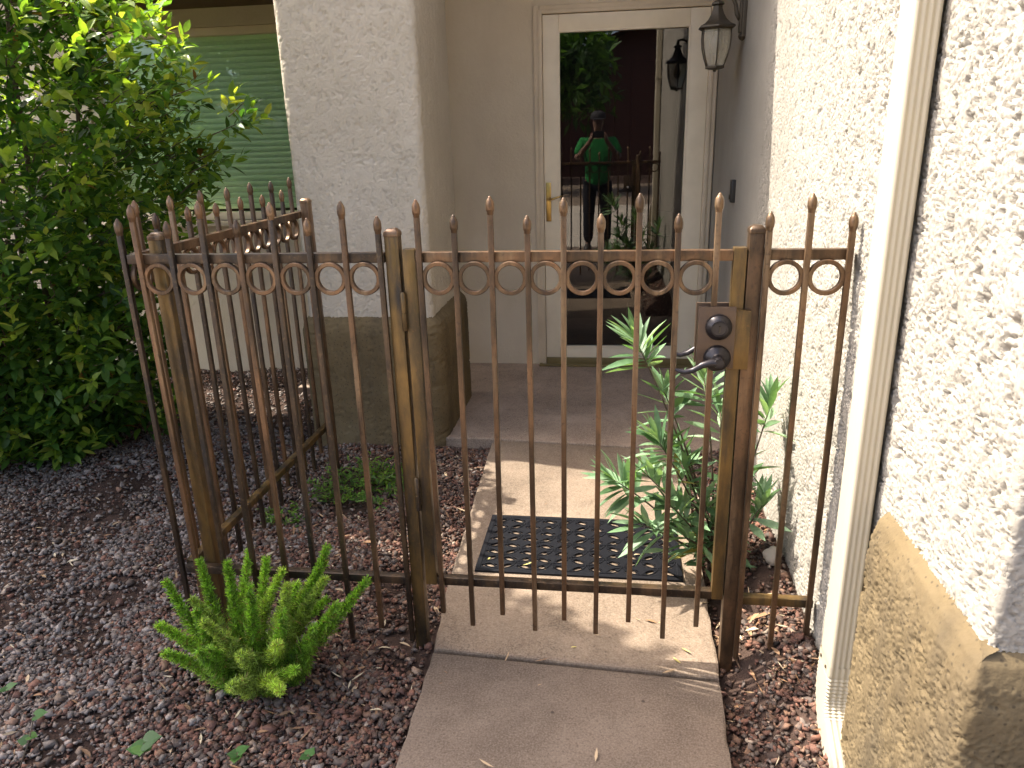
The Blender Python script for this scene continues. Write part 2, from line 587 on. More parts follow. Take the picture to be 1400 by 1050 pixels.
g.add([(.59, 1.5065, -.2), (.549, 1.5065, -.2), (.549, 1.5065, .62), (.552, 1.5065, .668), (.564, 1.5065, .705), (.578, 1.5065, .722), (.59, 1.5065, .727)], [(0, 1, 2, 3, 4, 5, 6)])
place('plinth_end', g.mesh('plinth_end'), 'plinth_paint', house)
# column
def rrect(x0, x1, y0, y1, r):
    return arc(x0 + r, y0 + r, r, 180, 270) + arc(x1 - r, y0 + r, r, 270, 360) + arc(x1 - r, y1 - r, r, 0, 90) + arc(x0 + r, y1 - r, r, 90, 180)
sheet('column', rrect(-1.548, -.895, 3.555, 4.25, .035), [(0, .5), (0, 2.5)], .0058, .0135, .0026, 31, 'stucco', house, closed=True)
sheet('column_plinth', rrect(-1.548, -.895, 3.555, 4.25, .05), [(.046, -.12), (.046, .575), (.036, .615), (.008, .645), (-.012, .652)], .0075, .018, .0034, 41, 'plinth_paint', house, closed=True)
# wall with openings (front faces -Y)
def wall_y(name, Y, x0, x1, z0, z1, ops, depth, mat):
    xs = sorted({x0, x1, *[o[0] for o in ops], *[o[1] for o in ops]})
    zs = sorted({z0, z1, *[o[2] for o in ops], *[o[3] for o in ops]})
    g = G()
    def inside(a, b, c, d):
        return any(o[0] <= a and b <= o[1] and o[2] <= c and d <= o[3] for o in ops)
    for a, b in zip(xs, xs[1:]):
        for c, d in zip(zs, zs[1:]):
            if not inside(a, b, c, d):
                g.add([(a, Y, c), (b, Y, c), (b, Y, d), (a, Y, d)], [(0, 1, 2, 3)])
    for a, b, c, d in ops:
        for q in (((a, Y, c), (a, Y, d), (a, Y + depth, d), (a, Y + depth, c)), ((b, Y, d), (b, Y, c), (b, Y + depth, c), (b, Y + depth, d)), ((a, Y, d), (b, Y, d), (b, Y + depth, d), (a, Y + depth, d)), ((b, Y, c), (a, Y, c), (a, Y + depth, c), (b, Y + depth, c))):
            g.add(q, [(0, 1, 2, 3)])
    me = bpy.data.meshes.new(name)
    me.from_pydata(g.v, [], g.f)
    bm = bmesh.new()
    bm.from_mesh(me)
    bmesh.ops.remove_doubles(bm, verts=bm.verts[:], dist=1e-5)
    bm.to_mesh(me)
    bm.free()
    return place(name, me, mat, house)
wall_y('door_wall', 4.9, -1.82, .60, -.1, 3.05, [(-.47, .535, -.1, 2.17)], .22, 'stucco_far')
wall_y('window_wall', 4.84, -7.0, -1.82, -.2, 2.75, [(-3.45, -1.93, 1.0, 2.185)], .2, 'stucco_far')
place('wall_return', G().add([(-1.82, 4.84, -.1), (-1.82, 4.9, -.1), (-1.82, 4.9, 2.75), (-1.82, 4.84, 2.75)], [(0, 1, 2, 3)]).mesh('wall_return'), 'stucco_far', house)
place('back_wall', G().box(-7, 3, 5.5, 5.6, -.2, 2.75).mesh('back_wall'), 'inner_door', house)
# roof over the entry and the window, soffit below
place('column_head', G().box(-1.546, -.897, 3.557, 4.248, 2.49, 3.0).mesh('ch'), 'stucco', house)
place('porch_soffit', G().box(-1.6, .60, 3.5, 5.5, 3.0, 3.12).mesh('s'), 'cream_paint', house)
place('eave_soffit', G().box(-3.5, -1.6, 3.78, 5.5, 2.29, 2.42).mesh('s'), 'soffit_paint', house)
place('roof', G().add([(-3.7, 3.72, 2.5), (-1.6, 3.72, 2.5), (-1.6, 5.9, 3.3), (-3.7, 5.9, 3.3), (-3.7, 3.72, 2.43), (-1.6, 3.72, 2.43), (-1.6, 5.9, 2.76), (-3.7, 5.9, 2.76)],
      [(0, 1, 2, 3), (4, 7, 6, 5), (0, 4, 5, 1), (1, 5, 6, 2), (2, 6, 7, 3), (3, 7, 4, 0)]).mesh('roof'), 'roof_tile', house)
place('roof', G().box(-1.66, 2.7, 3.42, 5.9, 3.125, 3.25).mesh('roof'), 'roof_tile', house)
place('roof', G().box(.53, 2.7, 1.0, 3.415, 3.205, 3.25).mesh('r'), 'roof_tile', house)
place('porch_side', G().box(-1.6, -1.56, 4.26, 4.84, 2.3, 3.0).mesh('ps'), 'stucco_far', house)

# front door (storm door with full glass)
fr = G()
Yd = 4.9
def frame_y(g, x0, x1, z0, z1, wl, wr, wb, wt, y0, y1, bev=.003):
    g.box(x0, x0 + wl, y0, y1, z0, z1, bev)
    g.box(x1 - wr, x1, y0, y1, z0, z1, bev)
    if wt: g.box(x0 + wl, x1 - wr, y0 + .001, y1, z1 - wt, z1, bev)
    if wb: g.box(x0 + wl, x1 - wr, y0 + .001, y1, z0, z0 + wb, bev)
frame_y(fr, -.508, .575, .004, 2.212, .038, .038, 0, .038, Yd - .03, Yd + .05, .006)
frame_y(fr, -.480, .547, .004, 2.186, .026, .026, 0, .022, Yd - .044, Yd + .05, .004)
door = place('front_door', None, None, house, loc=(.03, Yd, 0))
tag(door, 'cream storm door with full length dark reflective glass')
place('door_frame', fr.mesh('f', True, 40), 'trim_paint', door)
g = G()
frame_y(g, -.452, .520, .02, 2.160, .096, .114, .115, .095, Yd - .034, Yd + .004, .005)
frame_y(g, -.362, .412, .128, 2.072, .012, .012, .012, .012, Yd - .038, Yd, .003)
place('door_leaf', g.mesh('l', True, 40), 'cream_paint', door)
g = G().box(-.452, .52, Yd - .042, Yd - .035, .012, .062, .002).box(-.50, .565, Yd - .07, Yd + .1, .004, .018, .003)
place('kick_plate', g.mesh('k', True, 40), 'olive_metal', door)
a = R_(1.35)
g = G()
gl = []
for x, z in ((-.352, .14), (.404, .14), (.404, 2.064), (-.352, 2.064)):
    gl.append((x, Yd - .012 + (x - .026) * math.tan(a) * 1.0, z))
g.add(gl, [(0, 1, 2, 3)])
place('glass_pane', g.mesh('g'), 'door_glass', door)
g = G().box(-.46, .53, Yd + .12, Yd + .16, 0, 2.17)
for z0, z1 in ((.25, .85), (1.0, 1.9)):
    for x0, x1 in ((-.3, -.02), (.08, .36)):
        g.box(x0, x1, Yd + .108, Yd + .119, z0, z1, .004)
place('inner_door', g.mesh('i'), 'inner_door', door)
g = G().box(-.442, -.410, Yd - .044, Yd - .033, .965, 1.205, .004)
hp = place('handle_plate', g.mesh('h', True, 40), 'brass', door)
g = G().tube([(-.426, Yd - .04, 1.105), (-.426, Yd - .085, 1.105), (-.40, Yd - .095, 1.106), (-.36, Yd - .093, 1.118), (-.335, Yd - .09, 1.125)], [.008, .008, .007, .006, .005], 8)
place('lever', g.mesh('lv', True), 'brass', door)

# window
win = place('window', None, None, house, loc=(-2.75, 4.84, 1.0))
g = G()
frame_y(g, -3.45, -1.932, 1.002, 2.183, .05, .05, .05, .045, 4.86, 4.94, .004)
place('window_frame', g.mesh('w', True, 40), 'cream_paint', win)
place('window_glass', G().add([(-3.4, 4.9, 1.05), (-1.98, 4.9, 1.05), (-1.98, 4.9, 2.14), (-3.4, 4.9, 2.14)], [(0, 1, 2, 3)]).mesh('g'), 'window_glass', win)
place('window_sill', G().box(-3.5, -1.9, 4.80, 4.88, .965, 1.0, .006).mesh('s', True, 40), 'stucco_far', win)
blind = thing('window_blind', 'closed horizontal slat blind behind the window glass', 'blind', (-2.75, 4.96, 2.14))
g = G()
sv, sf = [], []
for k in range(5):
    t = k / 4 - .5
    sv += [(-.70, -.004 * (1 - 4 * t * t) - t * .020, t * .036), (.70, -.004 * (1 - 4 * t * t) - t * .020, t * .036)]
g.add(sv, [(2 * k, 2 * k + 1, 2 * k + 3, 2 * k + 2) for k in range(4)])
sm = g.mesh('slat', True)
for k in range(29):
    place('slat', sm, 'blind', blind, loc=(-2.69, 4.955, 1.085 + k * .0365), rot=Quaternion((1, 0, 0), R_(rnd.uniform(-2, 2))))
place('head_rail', G().box(-3.4, -1.98, 4.93, 4.985, 2.11, 2.15, .003).mesh('h'), 'blind', blind)

# ------------------------------------------------------------------ iron fence
YF = 1.912
ZT1, ZT0 = 1.2135, 1.187
ZB0, ZB1 = .2116, .237
PW = .0142
def picket_mesh(zlo, neck):
    return G().box(-PW / 2, PW / 2, -PW / 2, PW / 2, zlo, neck, .0018).mesh('picket', True, 40)
def finial_mesh():
    # pressed spear point: square collar swelling to a facetted bud, then a point
    prof = [(.0070, -.002), (.0086, .001), (.0088, .006), (.0104, .009), (.0112, .014), (.0112, .025), (.0098, .0325), (.0065, .0385), (.0047, .041), (.0043, .0432), (.001, .0458)]
    g = G()
    n = 8
    g.lathe(prof, n=n)
    return g.mesh('finial', True, 50)
FIN = finial_mesh()
def ring_mesh():
    vs, fs = [], []
    n = 40
    ro, ri, d = .0442, .0330, .0065
    for k in range(n):
        a = 2 * math.pi * k / n
        for r, y in ((ro - .0015, -d), (ro, -d + .0015), (ro, d), (ri, d), (ri, -d + .0015), (ri + .0015, -d)):
            vs.append((r * math.cos(a), y, r * math.sin(a)))
    for k in range(n):
        for q in range(6):
            fs.append((k * 6 + q, k * 6 + (q + 1) % 6, ((k + 1) % n) * 6 + (q + 1) % 6, ((k + 1) % n) * 6 + q))
    return G().add(vs, fs).mesh('ring', True, 40)
RING = ring_mesh()
PM = {}
def picket(parent, x, y, tall, zlo, mat, jit=.004):
    top = (1.352 if tall else 1.307) + rnd.uniform(-jit, jit)
    key = (tall, round(zlo, 2), mat)
    if key not in PM:
        PM[key] = picket_mesh(zlo - 1.3, -.0)
        PM[key].materials.append(MAT[mat])
    neck = top - .0455
    # the shared mesh hangs from its neck
    lean = Quaternion((0, 1, 0), R_(rnd.uniform(-.25, .25)))
    p = place('picket', PM[key], mat, parent, loc=(x, y, neck), rot=lean)
    place('finial', FIN, 'copper_iron', p, loc=(x, y, neck), rot=Quaternion((0, 0, 1), R_(22.5 + rnd.uniform(-6, 6))))
    return p
def ring(parent, x, y, z=1.1465, rz=0):
    return place('ring', RING, 'copper_iron', parent, loc=(x, y, z), rot=Quaternion((0, 0, 1), rz) @ Quaternion((0, 1, 0), rnd.uniform(0, 6)))
def post_mesh(zlo, ztop):
    return G().box(-.019, .019, -.019, .019, zlo, ztop, .004).mesh('post', True, 40)
def cap_mesh():
    g = G()
    rows = [(.0194, 0), (.0202, .001), (.0202, .008), (.0185, .0125), (.0115, .019), (.0085, .020)]
    vs, fs = [], []
    for r, h in rows:
        c = r * .86
        pts = [(c, -r), (r, -c), (r, c), (c, r), (-c, r), (-r, c), (-r, -c), (-c, -r)]
        vs += [(x, y, h) for x, y in pts]
    for i in range(len(rows) - 1):
        for k in range(8):
            fs.append((i * 8 + k, i * 8 + (k + 1) % 8, (i + 1) * 8 + (k + 1) % 8, (i + 1) * 8 + k))
    fs.append(tuple(range(8))[::-1])
    fs.append(tuple(40 + k for k in range(8)))
    return G().add(vs, fs).mesh('post_cap', True, 35)
CAP = cap_mesh()
POST = post_mesh(-1.42, 0)
POSTD = post_mesh(-1.42, 0)
def post(parent, x, y, ztop, mat='ochre_iron'):
    me = POST if mat == 'ochre_iron' else POSTD
    p = place('post', me, mat, parent, loc=(x, y, ztop - .022))
    place('post_cap', CAP, 'copper_iron', p, loc=(x, y, ztop - .024))
    return p
def rail(parent, x0, x1, y0, y1, z0, z1, mat='dark_iron'):
    return place('rail', G().box(x0, x1, y0, y1, z0, z1, .002).mesh('rail', True, 40), mat, parent)
YP = YF - PW / 2 - .0006

fence = thing('iron_fence', 'rusty brown spiked iron fence turning the corner beside the leafy shrub', 'fence', (-.95, YF, 0), 'iron fencing of the entry')
post(fence, -1.266, 1.962, 1.272)
post(fence, -1.299, 3.10, 1.272, 'copper_iron')
post(fence, -.581, YF + .0195, 1.279)
rail(fence, -1.335, -.602, YF, YF + .025, ZT0, ZT1)
rail(fence, -1.335, -.602, YF, YF + .025, ZB0 - .004, ZB1 - .004)
rail(fence, -1.346, -1.3205, 1.94, 3.215, ZT0, ZT1, 'copper_iron')
rail(fence, -1.346, -1.3205, 1.94, 3.215, ZB0, ZB1, 'ochre_iron')
fx = [-1.292, -1.196, -1.097, -.997, -.898, -.801, -.705, -.611]
for k, x in enumerate(fx):
    picket(fence, x, YP, k % 2 == 0, .05, 'dark_iron' if k % 3 else 'copper_iron')
for a_, b_ in zip(fx, fx[1:]):
    ring(fence, (a_ + b_) / 2, YF - .004)
ys = [1.928 + .0887 * k for k in range(14)]
for k, y in enumerate(ys):
    picket(fence, -1.3535, y, k % 2 == 1, .1, 'copper_iron' if k % 2 else 'dark_iron')
for a_, b_ in zip(ys, ys[1:]):
    ring(fence, -1.338, (a_ + b_) / 2, rz=math.pi / 2)

gate = thing('iron_gate', 'rusty iron gate with ring frieze, keyed lock and lever across the path', 'gate', (-.1, YF, .1))
place('stile', G().box(-.5535, -.5195, YF, YF + .03, ZB0, 1.222, .003).mesh('stile', True, 40), 'ochre_iron', gate)
place('stile', G().box(.2885, .3205, YF, YF + .03, ZB0, 1.2195, .003).mesh('stile', True, 40), 'ochre_iron', gate)
rail(gate, -.519, .288, YF + .001, YF + .026, ZT0, ZT1, 'copper_iron')
rail(gate, -.519, .288, YF + .001, YF + .026, ZB0, ZB1, 'dark_iron')
px = [-.506, -.41, -.315, -.222, -.130, -.037, .057, .152, .246]
for k, x in enumerate(px):
    picket(gate, x, YP, k % 2 == 0, .118, 'copper_iron')
for a_, b_ in zip(px, px[1:]):
    ring(gate, (a_ + b_) / 2, YF - .004)
# hinges
for z in (1.055, .515):
    g = G().lathe([(.0065, -.05), (.0075, -.048), (.0075, -.003), (.006, -.002), (.006, .002), (.0075, .003), (.0075, .05), (.004, .056)], (-.5578, YF - .006, z), 12)
    g.box(-.566, -.550, YF - .004, YF + .001, z - .035, z + .035, .001)
    place('hinge', g.mesh('hinge', True, 40), 'ochre_iron', gate)
# lock plate, deadbolt, lever
lp = place('lock_plate', G().box(.208, .300, YF - .028, YF - .0155, .917, 1.076, .0015).mesh('lp', True, 40), 'brown_plate', gate)
place('latch_plate', G().box(.2885, .3375, YF - .0215, YF - .0002, .913, 1.066, .0015).mesh('sp', True, 40), 'ochre_iron', gate)
yl = YF - .0285
place('lock_back_plate', G().box(.208, .300, YF + .027, YF + .035, .917, 1.076, .0015).mesh('lb', True, 40), 'brown_plate', gate)
g = G().lathe([(.033, 0), (.033, -.006), (.030, -.012), (.022, -.018), (.0205, -.0195), (.0205, -.022), (.017, -.0225), (.017, -.020)], (.259, yl, 1.026), 32, 'Y')
place('deadbolt', g.mesh('db', True, 35), 'dark_bronze', lp)
g = G().box(.2575, .2605, yl - .0235, yl - .0199, 1.017, 1.033)
place('keyhole', g.mesh('kh'), 'pewter', lp)
def lever(y, s, xend):
    g = G().lathe([(.034, 0), (.034, -.005 * s), (.030, -.011 * s), (.018, -.017 * s), (.0135, -.022 * s), (.0135, -.047 * s), (.012, -.052 * s), (.005, -.053 * s)], (.259, y, .945), 32, 'Y')
    pts = [(.262, y - .042 * s, .945), (.240, y - .046 * s, .947), (.218, y - .047 * s, .940), (.196, y - .046 * s, .926), (.176, y - .045 * s, .921), (.160, y - .044 * s, .924), (.153, y - .043 * s, .928)]
    g.tube(pts, [.0115, .0105, .009, .008, .0075, .0065, .003], 10, squash=.75)
    return g.mesh('lever', True, 45)
place('lever_handle', lever(yl, 1, 0), 'dark_bronze', lp)
place('lever_handle', lever(YF + .035, -1, 0), 'dark_bronze', gate)

fence2 = thing('iron_fence', 'short rusty iron fence panel between gate latch post and sunlit wall', 'fence', (.45, YF, 0), 'iron fencing of the entry')
post(fence2, .3425, YF + .0195, 1.277, 'copper_iron')
rail(fence2, .3617, .57, YF, YF + .025, ZT0 + .001, ZT1 + .001, 'copper_iron')
rail(fence2, .3617, .57, YF, YF + .025, ZB0 - .012, ZB1 - .012, 'ochre_iron')
for k, x in enumerate((.3675, .461, .559)):
    picket(fence2, x, YP, k == 1, .06, 'copper_iron')
ring(fence2, .4143, YF - .004)
ring(fence2, .5100, YF - .004)

# ------------------------------------------------------------------ downspout
ds = thing('downspout', 'cream ribbed metal downspout fixed to the sunlit stucco wall', 'downspout', (.55, 1.61, .1))
def ribbed(x0, x1, y0, y1, nrib, amp, r):
    """closed section; ribs on the -Y and -X faces"""
    pts = []
    def line(ax, ay, bx, by, nx_, ny_, ribs):
        n = ribs * 8 if ribs else 2
        for k in range(n):
            t = k / n
            o = -amp * (.5 - .5 * math.cos(2 * math.pi * ribs * t)) if ribs else 0
            pts.append((ax + (bx - ax) * t + nx_ * o, ay + (by - ay) * t + ny_ * o))
    line(x0 + r, y0, x1 - r, y0, 0, -1, nrib)
    pts.extend(arc(x1 - r, y0 + r, r, 270, 360, 3))
    line(x1, y0 + r, x1, y1 - r, 1, 0, 0)
    pts.extend(arc(x1 - r, y1 - r, r, 0, 90, 3))
    line(x1 - r, y1, x0 + r, y1, 0, 1, 0)
    pts.extend(arc(x0 + r, y1 - r, r, 90, 180, 3))
    line(x0, y1 - r, x0, y0 + r, -1, 0, 0)
    pts.extend(arc(x0 + r, y0 + r, r, 180, 270, 3))
    return pts
def loft(sections):
    n = len(sections[0])
    g = G()
    vs = [p for s_ in sections for p in s_]
    fs = []
    for i in range(len(sections) - 1):
        for k in range(n):
            fs.append((i * n + k, i * n + (k + 1) % n, (i + 1) * n + (k + 1) % n, (i + 1) * n + k))
    return g.add(vs, fs)
sec = ribbed(.522, .572, 1.567, 1.653, 3, .0022, .007)
g = loft([[(x, y, .25) for x, y in sec], [(x, y, 3.18) for x, y in sec]])
place('pipe', g.mesh('pipe', True, 35), 'gutter_paint', ds)
# elbow: crimped, bends towards the viewer
sec2 = ribbed(-.0285, .0285, -.0455, .0455, 3, .0022, .008)
secs = []
cx, cy = .5485, 1.611
seq = [(cy, .272 - k * .006, 0, 1.0) for k in range(6)]
for k in range(10):
    seq.append((cy, .240 - k * .0055, 0, 1.03 if k % 2 else .975))
nb = 14
Rb = .10
for k in range(nb + 1):
    a = R_(58 * k / nb)
    seq.append((cy - Rb * (1 - math.cos(a)), .185 - Rb * math.sin(a), a, 1.0 + (.03 if k % 2 else -.015)))
ye, ze, ae, _ = seq[-1]
for k in range(1, 7):
    seq.append((ye - math.sin(ae) * .04 * k, ze - math.cos(ae) * .04 * k, ae, 1.0))
for (yy, zz, a, sc) in seq:
    secs.append([(cx + x * sc, yy + y_ * sc * math.cos(a), zz - y_ * sc * math.sin(a)) for x, y_ in sec2])
place('elbow', loft(secs).mesh('elbow', True, 35), 'gutter_paint', ds)
g = G().box(.518, .5795, 1.563, 1.659, 1.98, 2.005, .002)
place('strap', g.mesh('strap', True, 40), 'gutter_paint', ds)
for yy in (1.590, 1.632):
    g = G().lathe([(.0045, 0), (.0045, -.002), (.002, -.003)], (.5195, yy, .258), 8, 'X')
    place('screw', g.mesh('screw'), 'pewter', ds)

# ------------------------------------------------------------------ wall lantern
lan = thing('wall_lantern', 'weathered bronze coach lantern with seeded glass on the shaded wall', 'lantern', (.57, 3.97, 1.95))
bx, by, kk = .452, 3.958, .9
def pr(p): return [(r * kk, h * kk) for r, h in p]
g = G().box(.562, .584, 3.930, 3.992, 1.90, 2.2, .005).box(.552, .5645, 3.940, 3.982, 1.92, 2.18, .004)
g.lathe(pr([(.002, 0), (.012, .006), (.022, .02), (.018, .03)]), (.570, 3.961, 1.885), 12)
place('back_plate', g.mesh('bp', True, 40), 'pewter', lan)
g = G().tube([(.556, by, 1.975), (.540, by, 2.0), (.532, by, 2.04), (.518, by, 2.07), (.500, by, 2.088), (.475, by, 2.092), (bx, by, 2.085)], [.011, .010, .009, .009, .008, .008, .007], 10)
place('arm', g.mesh('arm', True), 'pewter', lan)
z0 = 1.936
top = G().lathe(pr([(.006, .175), (.010, .165), (.014, .15), (.012, .14), (.034, .128), (.036, .12), (.024, .114), (.026, .10), (.036, .075), (.052, .05), (.075, .03), (.100, .018), (.103, .010), (.092, .006), (.082, 0)]), (bx, by, z0), 6)
place('hood', top.mesh('hood', True, 30), 'pewter', lan)
gp = pr([(.077, 0), (.079, -.04), (.074, -.085), (.062, -.13), (.046, -.172)])
place('glass', G().lathe(gp, (bx, by, z0 - .001), 6).mesh('lg', True, 30), 'lantern_glass', lan)
for k in range(6):
    a = 2 * math.pi * (k + .5) / 6
    g = G().tube([(bx + (r + .002) * math.cos(a), by + (r + .002) * math.sin(a), z0 - .001 + h) for r, h in gp], .0032, 6)
    place('rib', g.mesh('rib', True), 'pewter', lan)
place('base_ring', G().lathe(pr([(.044, 0), (.053, -.003), (.053, -.012), (.036, -.017), (.012, -.02), (.006, -.03)]), (bx, by, z0 - .155), 6).mesh('br', True, 30), 'pewter', lan)
place('bulb', G().lathe(pr([(.01, .09), (.012, .07), (.024, .045), (.028, .02), (.018, -.01), (.002, -.02)]), (bx, by, z0 - .085), 14).mesh('bulb', True), 'bulb', lan)
bell = thing('doorbell', 'small black doorbell box on the shaded side wall', 'doorbell', (.575, 3.96, 1.2))
place('housing', G().box(.560, .586, 3.935, 3.99, 1.145, 1.255, .005).mesh('bell', True, 40), 'black_plastic', bell)
place('button', G().lathe([(.012, 0), (.012, -.003), (.009, -.005)], (.5595, 3.962, 1.172), 16, 'X').mesh('btn', True, 40), 'pewter', bell)

# ------------------------------------------------------------------ door mat
mat_t = thing('door_mat', 'black rubber door mat with interlaced lattice of holes on the path', 'mat', (-.12, 2.52, .0))
MX0, MX1, MY0, MY1 = -.488, .252, 2.316, 2.735
hx, hy = (MX1 - MX0 - .036) / 11, (MY1 - MY0 - .036) / 8
def lens(cx_, cy_, L, Wd, ang):
    """12 points counter-clockwise, first at angle about 0"""
    pts = []
    for k in range(12):
        a_ = 2 * math.pi * k / 12
        x, y = L * math.cos(a_), Wd * math.sin(a_) * abs(math.sin(a_)) ** .35
        pts.append((x, y))
    c, s_ = math.cos(ang), math.sin(ang)
    return [(cx_ + x * c - y * s_, cy_ + x * s_ + y * c) for x, y in pts]
g = G()
sq = [(1, 0), (1, .55), (.55, 1), (0, 1), (-.55, 1), (-1, .55), (-1, 0), (-1, -.55), (-.55, -1), (0, -1), (.55, -1), (1, -.55)]
corner = {1: (1, 1), 4: (-1, 1), 7: (-1, -1), 10: (1, -1)}
ZL, ZH = .003, .0085
for r in range(8):
    for c in range(11):
        x, y = MX0 + .018 + (c + .5) * hx, MY0 + .018 + (r + .5) * hy
        left = c < 4
        if (r + c) % 2 == 0:
            L_, W_, A_ = (.031, .0125, rnd.uniform(-.12, .12)) if left else (.025, .0155, rnd.uniform(-.3, .3))
        else:
            L_, W_, A_ = .018, .012, (.6 if c % 4 < 2 else -.6)
        ho = lens(x, y, L_, W_, A_)
        ou = [(x + a_ * hx / 2, y + b_ * hy / 2) for a_, b_ in sq]
        vs_ = [(p[0], p[1], ZH) for p in ou] + [(p[0], p[1], ZH) for p in ho] + [(p[0], p[1], ZL) for p in ho]
        fs_ = []
        for k in range(12):
            n = (k + 1) % 12
            fs_.append((k, n, 12 + n, 12 + k))
            fs_.append((12 + k, 12 + n, 24 + n, 24 + k))
        for k, (a_, b_) in corner.items():
            vs_.append((x + a_ * hx / 2, y + b_ * hy / 2, ZH))
            fs_.append((k, len(vs_) - 1, (k + 1) % 12))
        g.add(vs_, fs_)
g.box(MX0, MX1, MY0, MY0 + .0182, ZL, .0105, .002).box(MX0, MX1, MY1 - .0182, MY1, ZL, .0105, .002)
g.box(MX0, MX0 + .0182, MY0 + .0183, MY1 - .0183, ZL, .0105, .002).box(MX1 - .0182, MX1, MY0 + .0183, MY1 - .0183, ZL, .0105, .002)
mm = g.mesh('mat')
place('lattice', mm, 'rubber', mat_t)
g = G()
for r in range(0, 9):
    for c in range(0, 12):
        if (r + c) % 2:
            continue
        x, y = MX0 + .018 + c * hx, MY0 + .018 + r * hy
        seg = []
        for k in range(29):
            a = 2 * math.pi * k / 28
            p = (x + hx * .93 * math.cos(a), y + hy * .93 * math.sin(a), .0086)
            ok = MX0 + .018 < p[0] < MX1 - .018 and MY0 + .018 < p[1] < MY1 - .018
            if ok:
                seg.append(p)
            if (not ok or k == 28) and len(seg) > 1:
                g.tube(seg, .0026, 4, cap=False)
                seg = []
            elif not ok:
                seg = []
place('raised_pattern', g.mesh('rp'), 'rubber', mat_t)

# ------------------------------------------------------------------ leaves
def leaf_shape(L, Wd, fold, curl, seg=4, tipp=1.0, base=.35):
    """leaf along +Y, normal +Z; rows of 3 verts"""
    vs_ = []
    for k in range(seg + 1):
        t = k / seg
        w = Wd * (math.sin(math.pi * (t ** base if base < 1 else t)) ** .9 if 0 < t < 1 else 0.02)
        z = curl * (t * t)
        vs_ += [(-w / 2, t * L, z + fold * w), (0, t * L, z), (w / 2, t * L, z + fold * w)]
    fs_ = []
    for k in range(seg):
        o = 3 * k
        fs_ += [(o, o + 1, o + 4, o + 3), (o + 1, o + 2, o + 5, o + 4)]
    return np.array(vs_, np.float32), np.array(fs_, np.int32)
def basis(d, up_hint, roll):
    d = d / np.linalg.norm(d)
    x = np.cross(d, up_hint)
    nx_ = np.linalg.norm(x)
    x = x / nx_ if nx_ > 1e-4 else np.array([1., 0, 0])
    z = np.cross(x, d)
    c, s_ = math.cos(roll), math.sin(roll)
    x2 = x * c + z * s_
    z2 = -x * s_ + z * c
    return np.stack([x2, d, z2], 1)
class Leaves:
    def __init__(s, shapes):
        s.shapes = shapes
        s.items = []      # (shape index, R, scale, pos, colour)
    def add(s, k, R, sc, pos, col):
        s.items.append((k, R, sc, np.asarray(pos, float), col))
    def build(s, name, items, mat, parent):
        V, F, C = [], [], []
        o = 0
        for k, R, sc, p, c in items:
            v, f = s.shapes[k]
            V.append((v * sc) @ R.T + p)
            F.append(f + o)
            C.append(np.tile(c, (len(v), 1)))
            o += len(v)
        me = fast_mesh(name, np.concatenate(V), np.concatenate(F), np.concatenate(C), smooth=True)
        return tag(place(name, me, mat, parent), kind='stuff')
    def parts(s, name, items, mat, parent, palette):
        # separate leaf objects, sharing a few meshes (shape x palette colour)
        cache = {}
        pal = np.array(palette)
        for k, R, sc, p, c in items:
            ci = int(np.argmin(((pal - c) ** 2).sum(1)))
            if (k, ci) not in cache:
                v, f = s.shapes[k]
                me = fast_mesh(name, v, f, np.tile(pal[ci], (len(v), 1)), smooth=True)
                me.materials.append(MAT[mat])
                cache[(k, ci)] = me
            o = bpy.data.objects.new(name, cache[(k, ci)])
            COL.objects.link(o)
            M = Matrix.Translation(Vector(p)) @ Matrix(R.tolist()).to_4x4() @ Matrix.Diagonal((sc, sc, sc, 1))
            o.parent = parent
            o.matrix_basis = WORLD[parent.name].inverted() @ M
CAMP = np.array([0, 0, 1.5])
FW = np.array(_f[:])
RT = np.array(_r[:])
UP = np.array(_u[:])
def to_px(p):
    d = np.asarray(p) - CAMP
    z = d @ FW
    return 700 + 1026.5 * (d @ RT) / z, 525 - 1026.5 * (d @ UP) / z, z

# --- big shrub at the left
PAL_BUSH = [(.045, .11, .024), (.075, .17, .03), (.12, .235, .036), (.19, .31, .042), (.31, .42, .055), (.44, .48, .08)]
shrub = thing('shrub', 'large leafy green shrub growing left of the iron fence', 'shrub', (-3.02, 3.36, 0))
zk = [0, .12, .35, .7, 1.0, 1.4, 1.7, 2.0, 2.3, 2.5]
rk = [.38, .56, .62, .67, .78, .97, 1.0, .90, .58, .15]
BC = np.array([-3.02, 3.36])
LB = Leaves([leaf_shape(1, .46, .12, -.12, 3, base=.85), leaf_shape(1, .40, .2, -.22, 3, base=.85), leaf_shape(1, .52, .08, .06, 3, base=.9), leaf_shape(1, .42, .15, -.35, 3, base=.85)])
tips = []
for _ in range(3500):
    z = rng.uniform(.03, 2.42)
    if z > 1.6 and rng.random() < .3:
        continue
    R0 = np.interp(z, zk, rk)
    a = rng.uniform(0, 2 * math.pi)
    lump = 1 + .13 * math.sin(3 * a + 4 * z) + .1 * math.sin(7 * a - 5 * z + 1)
    rr = R0 * lump * rng.uniform(.06, 1.0) ** .42
    p = np.array([BC[0] + rr * math.cos(a) * 1.18, BC[1] + rr * math.sin(a) * .95, z + .02])
    tips.append((p, a, rr / (R0 * lump)))
